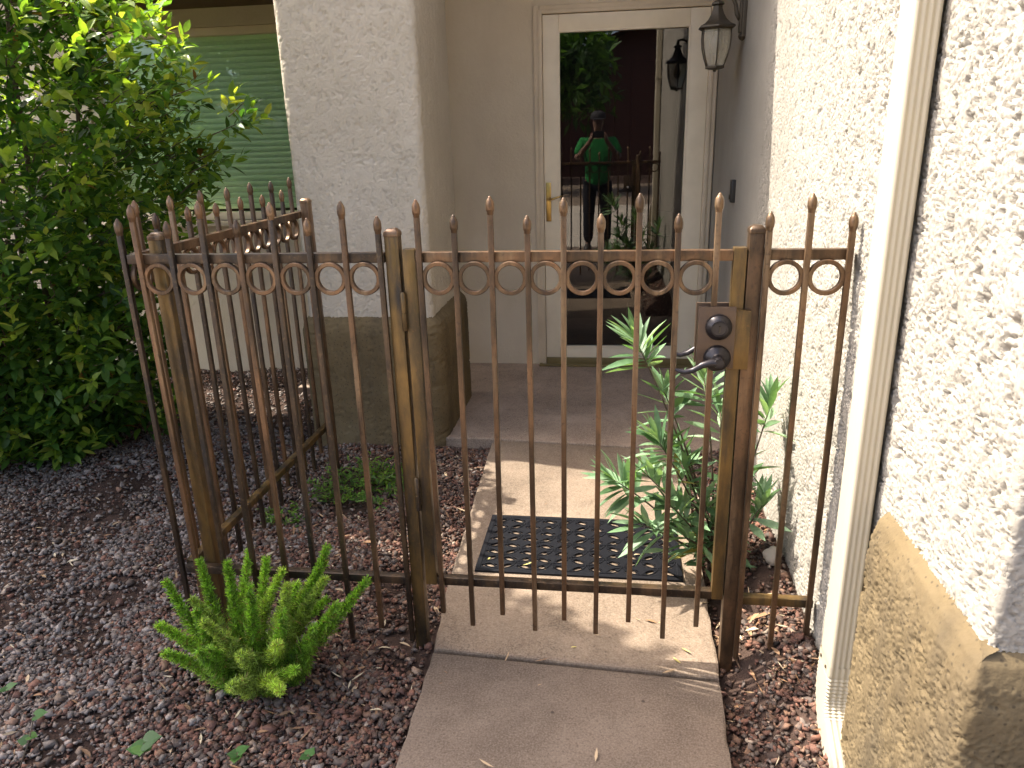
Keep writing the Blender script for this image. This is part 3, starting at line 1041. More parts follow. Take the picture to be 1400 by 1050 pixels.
for p, a, fr_ in tips:
    out = np.array([math.cos(a), math.sin(a), .55 + .5 * rng.random()])
    out /= np.linalg.norm(out)
    out = out + rng.normal(0, .28, 3)
    out /= np.linalg.norm(out)
    n = rng.integers(7, 12)
    young = rng.random() < (.16 + .65 * max(0, (p[2] - .8) / 1.5)) * (fr_ > .72)  # young tips; their share grows upward to put sunlight into the leaf colour
    for k in range(n):
        t = k / (n - 1)
        ang = k * 2.4 + rng.uniform(-.4, .4)
        side = np.cross(out, [0, 0, 1.])
        side /= np.linalg.norm(side) + 1e-6
        s2 = np.cross(side, out)
        d = (side * math.cos(ang) + s2 * math.sin(ang)) * (1.0 - .55 * t) + out * (.35 + .75 * t)
        d[2] -= .18 * (1 - t)
        base = p - out * .13 * (1 - t)
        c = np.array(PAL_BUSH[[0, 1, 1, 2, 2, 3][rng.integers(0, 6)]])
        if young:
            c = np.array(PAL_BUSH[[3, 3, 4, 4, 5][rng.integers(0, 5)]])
        if rng.random() < .006:
            c = np.array((.25, .12, .04))
        elif rng.random() < .02:
            c = np.array((.44, .48, .08))
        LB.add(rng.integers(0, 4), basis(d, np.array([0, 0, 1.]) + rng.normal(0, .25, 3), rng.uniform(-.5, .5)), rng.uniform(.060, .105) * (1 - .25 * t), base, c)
vis = []
for idx, it in enumerate(LB.items):
    x, y, z = to_px(it[3])
    if 0 < x < 345 and 0 < y < 620 and z > 0:
        r_ = math.hypot((it[3][0] - BC[0]) / 1.1, it[3][1] - BC[1]) / np.interp(it[3][2], zk, rk)
        front = -(it[3][1] - BC[1]) + .6 * (it[3][0] - BC[0])
        vis.append((it[2] / z * 10 + 1.2 * front + .2 * r_, idx))
vis.sort(reverse=True)
near = {i_ for _, i_ in vis[:300]}
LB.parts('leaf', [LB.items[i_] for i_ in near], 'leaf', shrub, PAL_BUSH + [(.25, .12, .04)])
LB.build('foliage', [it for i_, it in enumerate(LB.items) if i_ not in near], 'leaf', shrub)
stems = []
g = G()
for k in range(8):
    a = k * .8 + rnd.uniform(-.2, .2)
    r0, r1 = .1, rnd.uniform(.25, .6)
    pts = []
    for q in range(7):
        t = q / 6
        pts.append((BC[0] + math.cos(a) * (r0 + (r1 - r0) * t) + rnd.uniform(-.03, .03), BC[1] + math.sin(a) * (r0 + (r1 - r0) * t) + rnd.uniform(-.03, .03), -.08 + t * rnd.uniform(2.1, 2.4)))
    stems.append(pts)
    g.tube(pts, [.022 - .0025 * q for q in range(7)], 6)
place('trunk', g.mesh('trunk', True), 'bark', shrub)
g = G()
for p, a, fr_ in tips[::2]:
    q = np.array([BC[0], BC[1], p[2] - .35]) - p
    q = q / np.linalg.norm(q)
    e = p + q * .16 + rng.normal(0, .02, 3)
    g.tube([tuple(e), tuple((e + p) / 2 + rng.normal(0, .012, 3)), tuple(p)], [.0032, .0024, .0014], 4, cap=False)
tag(place('twigs', g.mesh('twigs', True), 'bark', shrub), kind='stuff')

# --- tree whose crown shades the foreground (stands left of the frame)
tree = thing('shade_tree', 'tree beside the shrub whose crown shades the gravel', 'tree', (-3.7, 1.4, -.05))
LT = Leaves([leaf_shape(1, .45, .12, -.15, 3, base=.9), leaf_shape(1, .40, .2, -.25, 3, base=.9)])
for _ in range(15000):
    while True:
        q = rng.uniform(-1, 1, 3)
        r2 = (q ** 2).sum()
        if .02 < r2 < 1:
            break
    p = np.array([-3.05 + 1.3 * q[0], 2.10 + .85 * q[1] + .25 * (-3.05 - (-3.05 + 1.3 * q[0])), 3.05 + 1.15 * q[2]])
    # crown edge stays under the sun line that reaches the wall's foot
    if p[2] > 1.44 * (.55 - p[0]) or p[2] < 2.2:
        continue
    d = rng.normal(0, 1, 3)
    d[2] -= .3
    LT.add(rng.integers(0, 2), basis(d, np.array([0, 0, 1.]) + rng.normal(0, .5, 3), rng.uniform(-1, 1)), rng.uniform(.09, .14), p, np.array(PAL_BUSH[rng.integers(0, 4)]))
LT.build('crown', LT.items, 'leaf', tree)
g = G().tube([(-3.75, 1.4, -.1), (-3.7, 1.45, .8), (-3.5, 1.6, 1.6), (-3.25, 1.8, 2.3), (-3.0, 1.95, 3.2)], [.11, .09, .08, .06, .025], 10)
for k in range(7):
    a = k * .9
    g.tube([(-3.3, 1.75, 2.2), (-3.15 + .4 * math.cos(a), 1.9 + .3 * math.sin(a), 2.7), (-3.05 + .95 * math.cos(a), 1.95 + .6 * math.sin(a), 3.1 + .4 * math.sin(a * 2))], [.04, .025, .008], 6)
place('trunk', g.mesh('trunk', True), 'bark', tree)

# --- oleander by the wall
PAL_OLE = [(.13, .24, .115), (.20, .33, .175), (.28, .41, .245), (.09, .17, .075)]
ole = thing('oleander', 'young oleander with long narrow grey green leaves behind the gate', 'shrub', (.39, 2.36, .0))
LO = Leaves([leaf_shape(1, .20, .18, -.06, 5, base=.95), leaf_shape(1, .18, .25, -.16, 5, base=.95), leaf_shape(1, .21, .12, .03, 5, base=.95)])
ob = np.array([.39, 2.36, .0])
ole_tips = [((868, 462), 2.36, 30), ((897, 598), 2.32, 28), ((838, 655), 2.30, 26), ((962, 512), 2.42, 24), ((985, 560), 2.46, 16), ((925, 610), 2.40, 22), ((872, 715), 2.26, 14), ((915, 690), 2.28, 20), ((1055, 550), 2.44, 20), ((1046, 685), 2.32, 18), ((960, 680), 2.36, 16), ((908, 535), 2.38, 14), ((938, 735), 2.26, 12), ((1018, 625), 2.44, 12), ((885, 650), 2.30, 16)]
def unproj(px_, py_, Y):
    r = FW + RT * ((px_ - 700) / 1026.5) + UP * ((525 - py_) / 1026.5)
    return CAMP + r * (Y / r[1])
for (pp, Y, n) in ole_tips:
    tip = unproj(*pp, Y)
    mid = (ob + tip) / 2 + np.array([rng.normal(0, .03), rng.normal(0, .03), .03])
    mid[:2] = ob[:2] * .6 + tip[:2] * .4
    b0 = ob + np.array([rng.normal(0, .025), rng.normal(0, .025), 0])
    pts = []
    for q in range(9):
        t = q / 8
        pts.append(tuple(b0 * (1 - t) ** 2 + 2 * mid * t * (1 - t) + tip * t * t))
    place('stem', G().tube(pts, [.0055 - .00045 * q for q in range(9)], 6).mesh('stem', True), 'bark', ole)
    ax = np.array(pts[-1]) - np.array(pts[-3])
    ax /= np.linalg.norm(ax)
    side = np.cross(ax, [0.3, 1., 0.1])
    side /= np.linalg.norm(side)
    s2 = np.cross(ax, side)
    for k in range(n):
        t = k / (n - 1)
        ang = k * 2.2 + rng.uniform(-.3, .3)
        spread = 1.15 - .95 * t
        d = (side * math.cos(ang) + s2 * math.sin(ang)) * spread + ax * (.25 + .8 * t)
        base = tip - ax * .11 * (1 - t) ** 1.3
        wall_gap = .565 - (base[0] + d[0] / np.linalg.norm(d) * .11)
        if wall_gap < 0:
            d[0] = -abs(d[0]) * .4
        pal = PAL_OLE[[0, 1, 1, 2, 2, 3][rng.integers(0, 6)]]
        LO.add(rng.integers(0, 3), basis(d, np.array([0, 0, 1.]), rng.uniform(-.5, .5)), rng.uniform(.115, .165) * (1 - .35 * t * t), base, np.array(pal))
LO.parts('leaf', LO.items, 'leaf_pale', ole, PAL_OLE)
low = []
for _ in range(150):                                     # older leaves crowding the lower stems
    t = rng.uniform(.25, .8)
    tip = unproj(*ole_tips[rng.integers(0, len(ole_tips))][0], 2.33)
    p = ob * (1 - t) + tip * t + rng.normal(0, .02, 3)
    d = rng.normal(0, 1, 3)
    d[2] = abs(d[2]) * .5
    if p[0] + .12 * d[0] / np.linalg.norm(d) > .56:
        d[0] = -abs(d[0])
    if rng.random() < .08:
        c_ = np.array((.42, .36, .10))
    else:
        c_ = np.array(PAL_OLE[rng.integers(0, 4)])
    low.append((rng.integers(0, 3), basis(d, np.array([0, 0, 1.]), rng.uniform(-.5, .5)), rng.uniform(.07, .13), p, c_))
LO.build('lower_foliage', low, 'leaf_pale', ole)

# --- foxtail fern
PAL_F = [(.19, .33, .035), (.26, .40, .05), (.33, .44, .07), (.38, .40, .09)]
fern = thing('foxtail_fern', 'bright green foxtail fern with feathery plumes in the gravel before the fence', 'fern', (-1.03, 1.70, -.02))
def plume_mesh(L, Wd, bend, seed, tone):
    r = np.random.default_rng(seed)
    n = int(800 * L / .3)
    V, F, C = [], [], []
    for k in range(n):
        t = r.random() ** .85
        w = Wd * (.7 + .3 * math.sin(math.pi * min(1, t * 1.3))) * (1 - max(0, (t - .35) / .65) ** 1.3 * .86)
        if t < .08:
            w *= .5
        a = r.uniform(0, 2 * math.pi)
        c0 = np.array([bend * t * t, 0, L * t])
        rad = np.array([math.cos(a), math.sin(a), .55 + .5 * r.random()])
        l = w * r.uniform(.45, 1.12) * (1 + .18 * math.sin(t * 40 + a * 2))
        tip = c0 + rad * l
        # a side shoot with needles: 3 slim triangles fanning out
        sv_ = np.cross(rad, [0, 0, 1.])
        sv_ /= np.linalg.norm(sv_)
        col = np.array(tone) * r.uniform(.35, 1.7) * (.8 + .5 * t)
        if r.random() < .04:
            col = np.array((.38, .28, .10))
        for q in range(3):
            s0 = c0 + rad * l * (.35 + .2 * q)
            dirn = rad * .5 + sv_ * (q - 1) * .9 + r.normal(0, .35, 3)
            dirn /= np.linalg.norm(dirn)
            e = s0 + dirn * r.uniform(.009, .018)
            pr = np.cross(dirn, r.normal(0, 1, 3))
            pr /= np.linalg.norm(pr)
            o = len(V)
            V += [s0 - pr * .0013, s0 + pr * .0013, e + pr * .0006, e - pr * .0006]
            F.append((o, o + 1, o + 2, o + 3))
            C += [col] * 4
    # stem
    for k in range(6):
        t0, t1 = k / 6 * .95, (k + 1) / 6 * .95
        for dx, dy in ((.0016, 0), (0, .0016)):
            o = len(V)
            V += [np.array([bend * t0 * t0 - dx, -dy, L * t0]), np.array([bend * t0 * t0 + dx, dy, L * t0]), np.array([bend * t1 * t1 + dx, dy, L * t1]), np.array([bend * t1 * t1 - dx, -dy, L * t1])]
            F.append((o, o + 1, o + 2, o + 3))
            C += [np.array((.1, .15, .03))] * 4
    me = fast_mesh('plume', np.array(V), np.array(F), np.array(C))
    me.materials.append(MAT['fern'])
    return me
PL = [plume_mesh(.30, .031, .03, 1, PAL_F[1]), plume_mesh(.30, .034, -.05, 2, PAL_F[0]), plume_mesh(.30, .033, .08, 3, PAL_F[2]), plume_mesh(.30, .036, .05, 4, (.26, .34, .07))]
fb = np.array([-1.03, 1.70, -.01])
# tips: pixel and world depth plane
ftips = [((236, 850), 1.60, 0), ((470, 850), 1.66, 1), ((318, 790), 1.70, 1), ((376, 800), 1.66, 3), ((418, 795), 1.74, 3), ((255, 850), 1.66, 1), ((222, 812), 1.72, 1), ((272, 778), 1.84, 1), ((335, 763), 1.88, 0), ((347, 790), 1.74, 2), ((358, 775), 1.83, 0), ((405, 776), 1.80, 2), ((392, 800), 1.72, 0), ((460, 766), 1.85, 1), ((509, 815), 1.78, 1), ((300, 838), 1.60, 3), ((330, 875), 1.55, 3), ((242, 885), 1.58, 0), ((262, 915), 1.53, 1), ((372, 850), 1.58, 2), ((352, 825), 1.64, 1), ((400, 860), 1.60, 1), ((440, 880), 1.62, 1), ((425, 860), 1.68, 0), ((285, 820), 1.72, 3), ((372, 905), 1.50, 2), ((320, 915), 1.50, 3), ((395, 905), 1.56, 0), ((430, 820), 1.78, 0), ((300, 880), 1.62, 0)]
for (pp, Y, k) in ftips:
    tip = unproj(*pp, Y)
    base = fb + np.array([rng.normal(0, .025) + .18 * (tip[0] - fb[0]), rng.normal(0, .02) + .18 * (tip[1] - fb[1]), 0])
    d = (tip - base) * 1.06
    L = np.linalg.norm(d)
    z = d / L
    x = np.cross(np.cross(z, [0, 0, 1.]), z)
    x = -x / (np.linalg.norm(x) + 1e-6)
    y = np.cross(z, x)
    M = Matrix.Translation(Vector(base)) @ Matrix(np.stack([x, y, z], 1).tolist()).to_4x4() @ Matrix.Diagonal((1, 1, L / .3, 1))
    o = bpy.data.objects.new('plume', PL[k])
    COL.objects.link(o)
    o.parent = fern
    o.matrix_basis = WORLD[fern.name].inverted() @ M

# --- weeds by the column
def weed(name, label, cat, c, rad, h, n, size, pal, mat='leaf'):
    t = thing(name, label, cat, (c[0], c[1], float(gz(*c))))
    LW = Leaves([leaf_shape(1, .34, .15, -.1, 3, base=.9), leaf_shape(1, .28, .1, -.3, 3, base=.9)])
    g = G()
    z0 = float(gz(*c))
    for _ in range(n // 9):
        a = rng.uniform(0, 2 * math.pi)
        r = rad * math.sqrt(rng.random())
        e = np.array([c[0] + r * math.cos(a), c[1] + r * math.sin(a), z0 + h * rng.uniform(.25, 1) * (1 - .5 * (r / rad) ** 2)])
        b = np.array([c[0] + .5 * r * math.cos(a), c[1] + .5 * r * math.sin(a), z0])
        m = (b + e) / 2 + [0, 0, .02]
        g.tube([tuple(b), tuple(m), tuple(e)], .0013, 4, cap=False)
        for k in range(9):
            u = .25 + .75 * k / 8
            p = b * (1 - u) ** 2 + 2 * m * u * (1 - u) + e * u * u
            d = rng.normal(0, 1, 3)
            d[2] = abs(d[2]) * .6
            LW.add(rng.integers(0, 2), basis(d, np.array([0, 0, 1.]), rng.uniform(-.6, .6)), size * rng.uniform(.7, 1.3), p, np.array(pal[rng.integers(0, len(pal))]))
    LW.build('foliage', LW.items, mat, t)
    tag(place('stems', g.mesh('stems', True), 'bark', t), kind='stuff')
    return t
weed('weed', 'low green weed patch at the foot of the column behind the fence', 'weed', (-1.14, 3.0), .27, .16, 1100, .03, PAL_BUSH[1:4])
weed('weed', 'thin green weed between fence corner and column, left of the larger patch', 'weed', (-1.40, 2.74), .12, .07, 160, .026, PAL_BUSH[1:4])
# heart-leaved seedlings at the lower left
def heart(Wd):
    pts = []
    n = 20
    for k in range(n):
        a = 2 * math.pi * k / n
        x = .5 * math.sin(a) ** 3 * 1.0
        y = .5 * (.8125 * math.cos(a) - .3125 * math.cos(2 * a) - .125 * math.cos(3 * a) - .0625 * math.cos(4 * a))
        pts.append((x, -y))
    V = [(0, .05, 0)] + [(x * 1.1, y, .10 * abs(x) - .18 * max(0, y) ** 2) for x, y in pts]
    V = [(x, y + .3, z) for x, y, z in V]
    F = [(0, 1 + k, 1 + (k + 1) % n) for k in range(n)]
    return np.array(V, np.float32), np.array(F, np.int32)
HV, HF = heart(1)
hm = []
for c in ((.06, .15, .035), (.045, .11, .03), (.09, .19, .04)):
    me = fast_mesh('leaf', HV, HF, np.tile(c, (len(HV), 1)), smooth=True)
    me.materials.append(MAT['leaf_pale'])
    hm.append(me)
def seedling(label, px_, leaves, lean):
    b = unproj(px_[0], px_[1], px_[2])
    t = thing('seedling', label, 'seedling', tuple(b), 'broad leaved seedlings in the gravel')
    e = b + np.array([lean[0], lean[1], lean[2]])
    place('stem', G().tube([tuple(b), tuple((b + e) / 2 + np.array([.006, 0, 0])), tuple(e)], [.0022, .0018, .0014], 6).mesh('stem', True), 'bark', t)
    for k, (u, az, tilt, s_) in enumerate(leaves):
        p = b * (1 - u) + e * u
        d = np.array([math.cos(R_(az)), math.sin(R_(az)), tilt])
        B = basis(d, np.array([0, 0, 1.]), rng.uniform(-.2, .2))
        o = bpy.data.objects.new('leaf', hm[k % 3])
        COL.objects.link(o)
        o.parent = t
        o.matrix_basis = WORLD[t.name].inverted() @ (Matrix.Translation(Vector(p)) @ Matrix(B.tolist()).to_4x4() @ Matrix.Diagonal((s_, s_, s_, 1)))
seedling('broad leaved green seedling near the bottom edge, right of the taller one', (190, 1045, 1.36), [(.8, 200, .1, .05), (1, 20, .3, .058), (.9, -70, .1, .05), (.6, 110, .1, .04)], (.01, .02, .05))
seedling('tall thin seedling with a few leaves at the left edge', (25, 1055, 1.33), [(.97, 30, .1, .042), (.55, 200, .2, .03), (.62, 10, -.1, .03)], (.03, .06, .13))
seedling('small leaf seedling at the left edge above the tall one', (8, 960, 1.5), [(1, 40, .2, .035), (.9, 190, .1, .03)], (.005, .01, .04))
seedling('tiny seedling at the bottom edge under the feathery fern', (322, 1046, 1.37), [(1, 40, .2, .04), (.9, 190, .1, .035), (.7, 280, .1, .03)], (.005, .01, .03))
seedling('tiny seedling at the bottom edge beside the path', (418, 1047, 1.39), [(1, 70, .2, .03), (.9, 220, .1, .03)], (.005, .01, .025))

# ------------------------------------------------------------------ gravel (uncountable)
IV = np.array([(x, y, z) for z in (-1, 1) for y in (-1, 1) for x in (-1, 1)], float) * .68
IF = np.array([(0, 2, 3), (0, 3, 1), (4, 5, 7), (4, 7, 6), (0, 1, 5), (0, 5, 4), (2, 6, 7), (2, 7, 3), (0, 4, 6), (0, 6, 2), (1, 3, 7), (1, 7, 5)])
def blocked(x, y):
    l = np.interp(y, [p[0] for p in PATH_L], [p[1] for p in PATH_L])
    r = np.interp(y, [p[0] for p in PATH_R], [p[1] for p in PATH_R])
    b = (x > l - .004) & (x < r + .008) & (y < 3.55)
    b |= (x > -1.59) & (x < -.86) & (y > 3.515)
    b |= (x > -2.0) & (y > 3.52) & (x > -.9)
    b |= (x > -2.0) & (y > 4.3)
    b |= (y > 4.83) | (x > .568)
    b |= (x > .54) & (y < 1.51)
    return b
def scatter(n, x0, x1, y0, y1):
    x = rng.uniform(x0, x1, n)
    y = rng.uniform(y0, y1, n)
    k = ~blocked(x, y)
    m = np.sin(5.1 * x + 2.3 * y) + np.sin(3.7 * y - 6.3 * x + 1.7) + .8 * np.sin(11 * x + 7 * y + .4) + .6 * np.sin(17 * y - 9 * x)
    k &= ~((m > 1.75) & (rng.random(len(x)) < .8))
    for cx_, cy_, r0 in ((-.581, 1.9, .13), (.36, 1.9, .12), (-1.45, 1.45, .1)):
        k &= ~((np.hypot(x - cx_, y - cy_) < r0) & (rng.random(len(x)) < .75))
    return x[k], y[k]
parts_xy = [scatter(38000, -2.0, -.5, 1.2, 2.7), scatter(24000, -3.4, -.5, 2.7, 3.7), scatter(8000, -4.2, -1.5, 3.5, 4.83), scatter(6000, -3.2, -2.0, 1.5, 2.7), scatter(8000, .28, .58, 1.15, 3.5), scatter(1000, -.95, -.6, 2.7, 3.55)]
X = np.concatenate([p[0] for p in parts_xy])
Y = np.concatenate([p[1] for p in parts_xy])
N = len(X)
base_cols = np.array([(.165, .082, .058), (.13, .068, .052), (.20, .125, .09), (.105, .084, .074), (.15, .127, .115), (.07, .046, .038), (.23, .178, .14), (.17, .105, .07), (.34, .29, .24)])
wts = np.array([.2, .19, .12, .15, .11, .11, .05, .05, .02])
ci = rng.choice(len(base_cols), N, p=wts)
cols = base_cols[ci] * rng.uniform(.6, 1.45, (N, 1)) * np.array((1.03, .94, .84))
# grey-lavender drift in the open gravel at the left, redder chips by the path
gre = 1 / (1 + np.exp((X + 1.35) / .18))
grey_c = np.array([(.138, .114, .096), (.172, .148, .128), (.105, .084, .070), (.20, .162, .136)])[rng.integers(0, 4, N)]
pick = rng.random(N) < .62 * gre
cols[pick] = grey_c[pick] * rng.uniform(.9, 1.9, (int(pick.sum()), 1))
size = np.exp(rng.normal(math.log(.0068), .36, N))
size = np.clip(size, .003, .019)
asp = np.stack([rng.uniform(.85, 1.35, N), rng.uniform(.65, 1.05, N), rng.uniform(.42, .75, N)], 1)
th = rng.uniform(0, 2 * math.pi, N)
t1 = rng.normal(0, .35, N)
t2 = rng.normal(0, .35, N)
c, s_ = np.cos(th), np.sin(th)
Zr = np.zeros((N, 3, 3))
Zr[:, 0, 0], Zr[:, 0, 1], Zr[:, 1, 0], Zr[:, 1, 1], Zr[:, 2, 2] = c, -s_, s_, c, 1
Xr = np.zeros((N, 3, 3))
Xr[:, 0, 0], Xr[:, 1, 1], Xr[:, 1, 2], Xr[:, 2, 1], Xr[:, 2, 2] = 1, np.cos(t1), -np.sin(t1), np.sin(t1), np.cos(t1)
Yr = np.zeros((N, 3, 3))
Yr[:, 1, 1], Yr[:, 0, 0], Yr[:, 0, 2], Yr[:, 2, 0], Yr[:, 2, 2] = 1, np.cos(t2), np.sin(t2), -np.sin(t2), np.cos(t2)
Rm = Xr @ Yr @ Zr
variants = np.stack([IV * (1 + rng.uniform(-.5, .3, (8, 1))) + rng.uniform(-.22, .22, (8, 3)) for _ in range(40)])
vi = rng.integers(0, 40, N)
loc = variants[vi] * (asp * size[:, None])[:, None, :]
loc = np.einsum('nij,nkj->nki', Rm, loc)
zc = gz(X, Y) + size * .25 + rng.uniform(-.004, .006, N)
V = loc + np.stack([X, Y, zc], 1)[:, None, :]
F = (IF[None] + (np.arange(N) * 8)[:, None, None]).reshape(-1, 3)
me = fast_mesh('gravel', V.reshape(-1, 3), F, np.repeat(cols, 8, 0))
tag(place('gravel', me, 'gravel'), 'crushed reddish brown and grey gravel covering the planting beds', 'gravel', kind='stuff')

# dry leaf slivers lying in the gravel
LL = Leaves([leaf_shape(1, .2, .12, .12, 3, base=.8), leaf_shape(1, .28, .2, -.2, 3, base=.8), leaf_shape(1, .12, .1, .2, 3, base=.8)])
PAL_L = [(.34, .23, .13), (.42, .31, .19), (.26, .15, .08), (.20, .12, .07), (.48, .40, .27)]
def lit(n, x0, x1, y0, y1, s0, s1):
    x, y = scatter(n, x0, x1, y0, y1)
    for a_, b_ in zip(x, y):
        az = rng.uniform(0, 6.28)
        LL.add(rng.integers(0, 3), basis(np.array([math.cos(az), math.sin(az), rng.normal(0, .18)]), np.array([0, 0, 1.]), rng.normal(0, .4)), rng.uniform(s0, s1), (a_, b_, float(gz(a_, b_)) + .012), np.array(PAL_L[rng.integers(0, 5)]))
lit(330, -1.35, -.5, 1.2, 3.5, .02, .05)
lit(160, -2.6, -1.3, 1.2, 3.0, .02, .045)
lit(130, .32, .63, 1.2, 3.0, .02, .05)
lit(90, .34, .5, 1.75, 2.2, .02, .06)
tag(LL.build('leaf_litter', LL.items, 'litter', None), 'dry tan leaf and bark slivers scattered in the gravel', 'leaf litter', kind='stuff')

# fallen leaves on the path and mat: countable
fl = [((905, 921), 'dry tan leaf on the seam between the two path slabs', 0, .045, 20, 0), ((690, 905), 'thin tan sliver standing at the seam below the gate', 2, .04, 75, 0), ((730, 905), 'brown sliver lying on the slab seam under the gate', 2, .05, 10, 3), ((920, 899), 'curved yellow leaf on the path by the latch post', 0, .04, -60, 4), ((932, 886), 'narrow yellow leaf on the path, nearest the latch post', 0, .038, -50, 4), ((780, 886), 'small pale leaf on the path under the gate centre', 1, .022, 25, 4), ((814, 1042), 'upright yellow leaf at the bottom edge of the path', 0, .04, 85, 1), ((655, 1038), 'pale twig like leaf at the lower left of the path', 2, .06, -40, 1), ((882, 848), 'orange brown dry leaf on the path below the gate', 1, .045, -12, 2), ((868, 845), 'tan curled leaf touching the orange brown one', 2, .03, -50, 0), ((900, 852), 'pale folded leaf at the foot of a gate picket', 1, .022, 10, 4), ((957, 826), 'tan leaf on the path near the gate latch stile', 1, .035, 30, 1), ((545, 873), 'pale tan leaf lying in soil at the hinge post', 1, .04, -10, 1), ((592, 815), 'broad tan leaf in the soil right of the hinge post', 1, .055, -55, 1), ((714, 776), 'yellow leaf lying on the black mat', 2, .055, 20, 4), ((667, 768), 'small white green leaf on the mat corner', 1, .022, 70, 4), ((866, 762), 'tan leaf on the mat between two gate pickets', 1, .03, 30, 1), ((735, 938), 'tiny tan leaf on the front slab', 1, .014, 40, 0), ((600, 936), 'tiny dark crumb like leaf on the front slab, left', 1, .014, 40, 3), ((607, 918), 'tiny brown leaf on the front slab, above the dark one', 1, .014, -30, 3), ((855, 640), 'small brown leaf on the sunlit slab', 1, .02, 20, 2), ((745, 690), 'tiny brown leaf on the sunlit slab near the mat', 1, .016, 60, 2), ((812, 868), 'tan leaf fragment right of the gate centre', 2, .03, -20, 1)]
for (pp, label, k, L, az, pi_) in fl:
    r = FW + RT * ((pp[0] - 700) / 1026.5) + UP * ((525 - pp[1]) / 1026.5)
    t = (0.004 - 1.5) / r[2]
    p = CAMP + r * t
    onmat = MX0 < p[0] < MX1 and MY0 < p[1] < MY1
    z = .0135 if onmat else .006
    if p[0] < xl(p[1]) - .01:
        z = float(gz(p[0], p[1])) + .012
    v, f = LL.shapes[k]
    col = PAL_L[pi_] if pi_ != 4 else (.50, .42, .14)
    me = fast_mesh('fallen_leaf', v * L, f, np.tile(col, (len(v), 1)), smooth=True)
    d = np.array([math.cos(R_(az)), math.sin(R_(az)), .04])
    o = place('fallen_leaf', me, 'litter', None, loc=(p[0], p[1], z), rot=Matrix(basis(d, np.array([0, 0, 1.]), .1).tolist()))
    tag(o, label, 'leaf', 'fallen leaves on the path')
# pale rock by the wall
bm = bmesh.new()
bmesh.ops.create_icosphere(bm, subdivisions=3, radius=1)
for v in bm.verts:
    n = v.co.normalized()
    k = 1 + .12 * math.sin(3 * n.x + 1) + .1 * math.sin(4 * n.y + 2 * n.z) + .06 * math.sin(9 * n.x - 5 * n.z)
    v.co = Vector((n.x * .034 * k, n.y * .028 * k, n.z * .03 * k))
rm = bpy.data.meshes.new('rock')
bm.to_mesh(rm)
bm.free()
rm.polygons.foreach_set('use_smooth', [True] * len(rm.polygons))
q = unproj(1060, 752, 2.53)
tag(place('rock', rm, 'rock', loc=(.535, 2.29, float(gz(.535, 2.29)) + .022)), 'pale rounded rock at the foot of the sunlit wall', 'rock')

# ------------------------------------------------------------------ what the door glass mirrors: street side
nh = thing('neighbour_house', 'dark red brown sided house across the street, mirrored in the door glass', 'house', (4, -19, 0))
place('wall', G().box(-4, 12, -26, -19, -.1, 3.0).mesh('w'), 'neighbour_siding', nh)
g = G()
g.add([(-5, -18.2, 2.4), (3.5, -18.2, 5.6), (12, -18.2, 2.4), (-5, -26.8, 2.4), (3.5, -26.8, 5.6), (12, -26.8, 2.4)], [(0, 1, 4, 3), (1, 2, 5, 4)])
place('roof', g.mesh('r'), 'roof_tile', nh)
place('gable', G().add([(-3.6, -19.01, 2.9), (11, -19.01, 2.9), (3.5, -19.01, 5.5)], [(0, 1, 2)]).mesh('gb'), 'neighbour_siding', nh)
for k in range(26):
    x = -3.8 + k * .6
    place('board', G().box(x, x + .05, -19.05, -19.02, 0, 2.9).mesh('b'), 'neighbour_siding', nh)
place('garage_door', G().box(-3.0, -.4, -19.09, -19.001, 0, 2.1, .02).mesh('gd'), 'neighbour_wall', nh)
dw = tag(place('bounce_slab', G().box(-9, 16, -7.0, -.75, -.2, -.02).mesh('bounce_slab'), 'pale_concrete'), kind='structure')  # unseen pale slab, added to bounce sunlight into the porch
st = place('street', G().box(-60, 60, -14, -7, -.2, -.03).mesh('street'), 'concrete')
tag(st, kind='structure')
def far_tree(label, x, y, h, r, seed):
    t = thing('street_tree', label, 'tree', (x, y, -.05), 'trees across the street')
    q = np.random.default_rng(seed)
    LF = Leaves([leaf_shape(1, .5, .1, -.2, 2)])
    blobs = [(q.uniform(-.6, .6) * r, q.uniform(-.6, .6) * r, h * q.uniform(.5, 1.0), r * q.uniform(.35, .6)) for _ in range(16)]
    for bx_, by_, bz_, br_ in blobs:
        for _ in range(230):
            d = q.normal(0, 1, 3)
            d /= np.linalg.norm(d)
            p = np.array([x + bx_, y + by_, bz_]) + d * br_ * q.uniform(.5, 1)
            LF.add(0, basis(q.normal(0, 1, 3), np.array([0, 0, 1.]), q.uniform(-1, 1)), q.uniform(.25, .45), p, np.array(PAL_BUSH[q.integers(0, 3)]))
    LF.build('crown', LF.items, 'leaf', t)
    g = G().tube([(x, y, -.1), (x + .1, y, h * .3), (x, y + .1, h * .6)], [.25, .2, .1], 10)
    for k in range(5):
        g.tube([(x + .05, y, h * .4), (x + .5 * r * math.cos(k * 1.3), y + .5 * r * math.sin(k * 1.3), h * .75)], [.1, .03], 6)
    place('trunk', g.mesh('trunk', True), 'bark', t)
far_tree('tall dark green tree left of the sided house, mirrored in the door glass', -1.0, -10.8, 4.6, 2.1, 5)
far_tree('second green tree behind the tall one, mirrored in the door glass', -4.8, -15.0, 6.5, 2.6, 6)

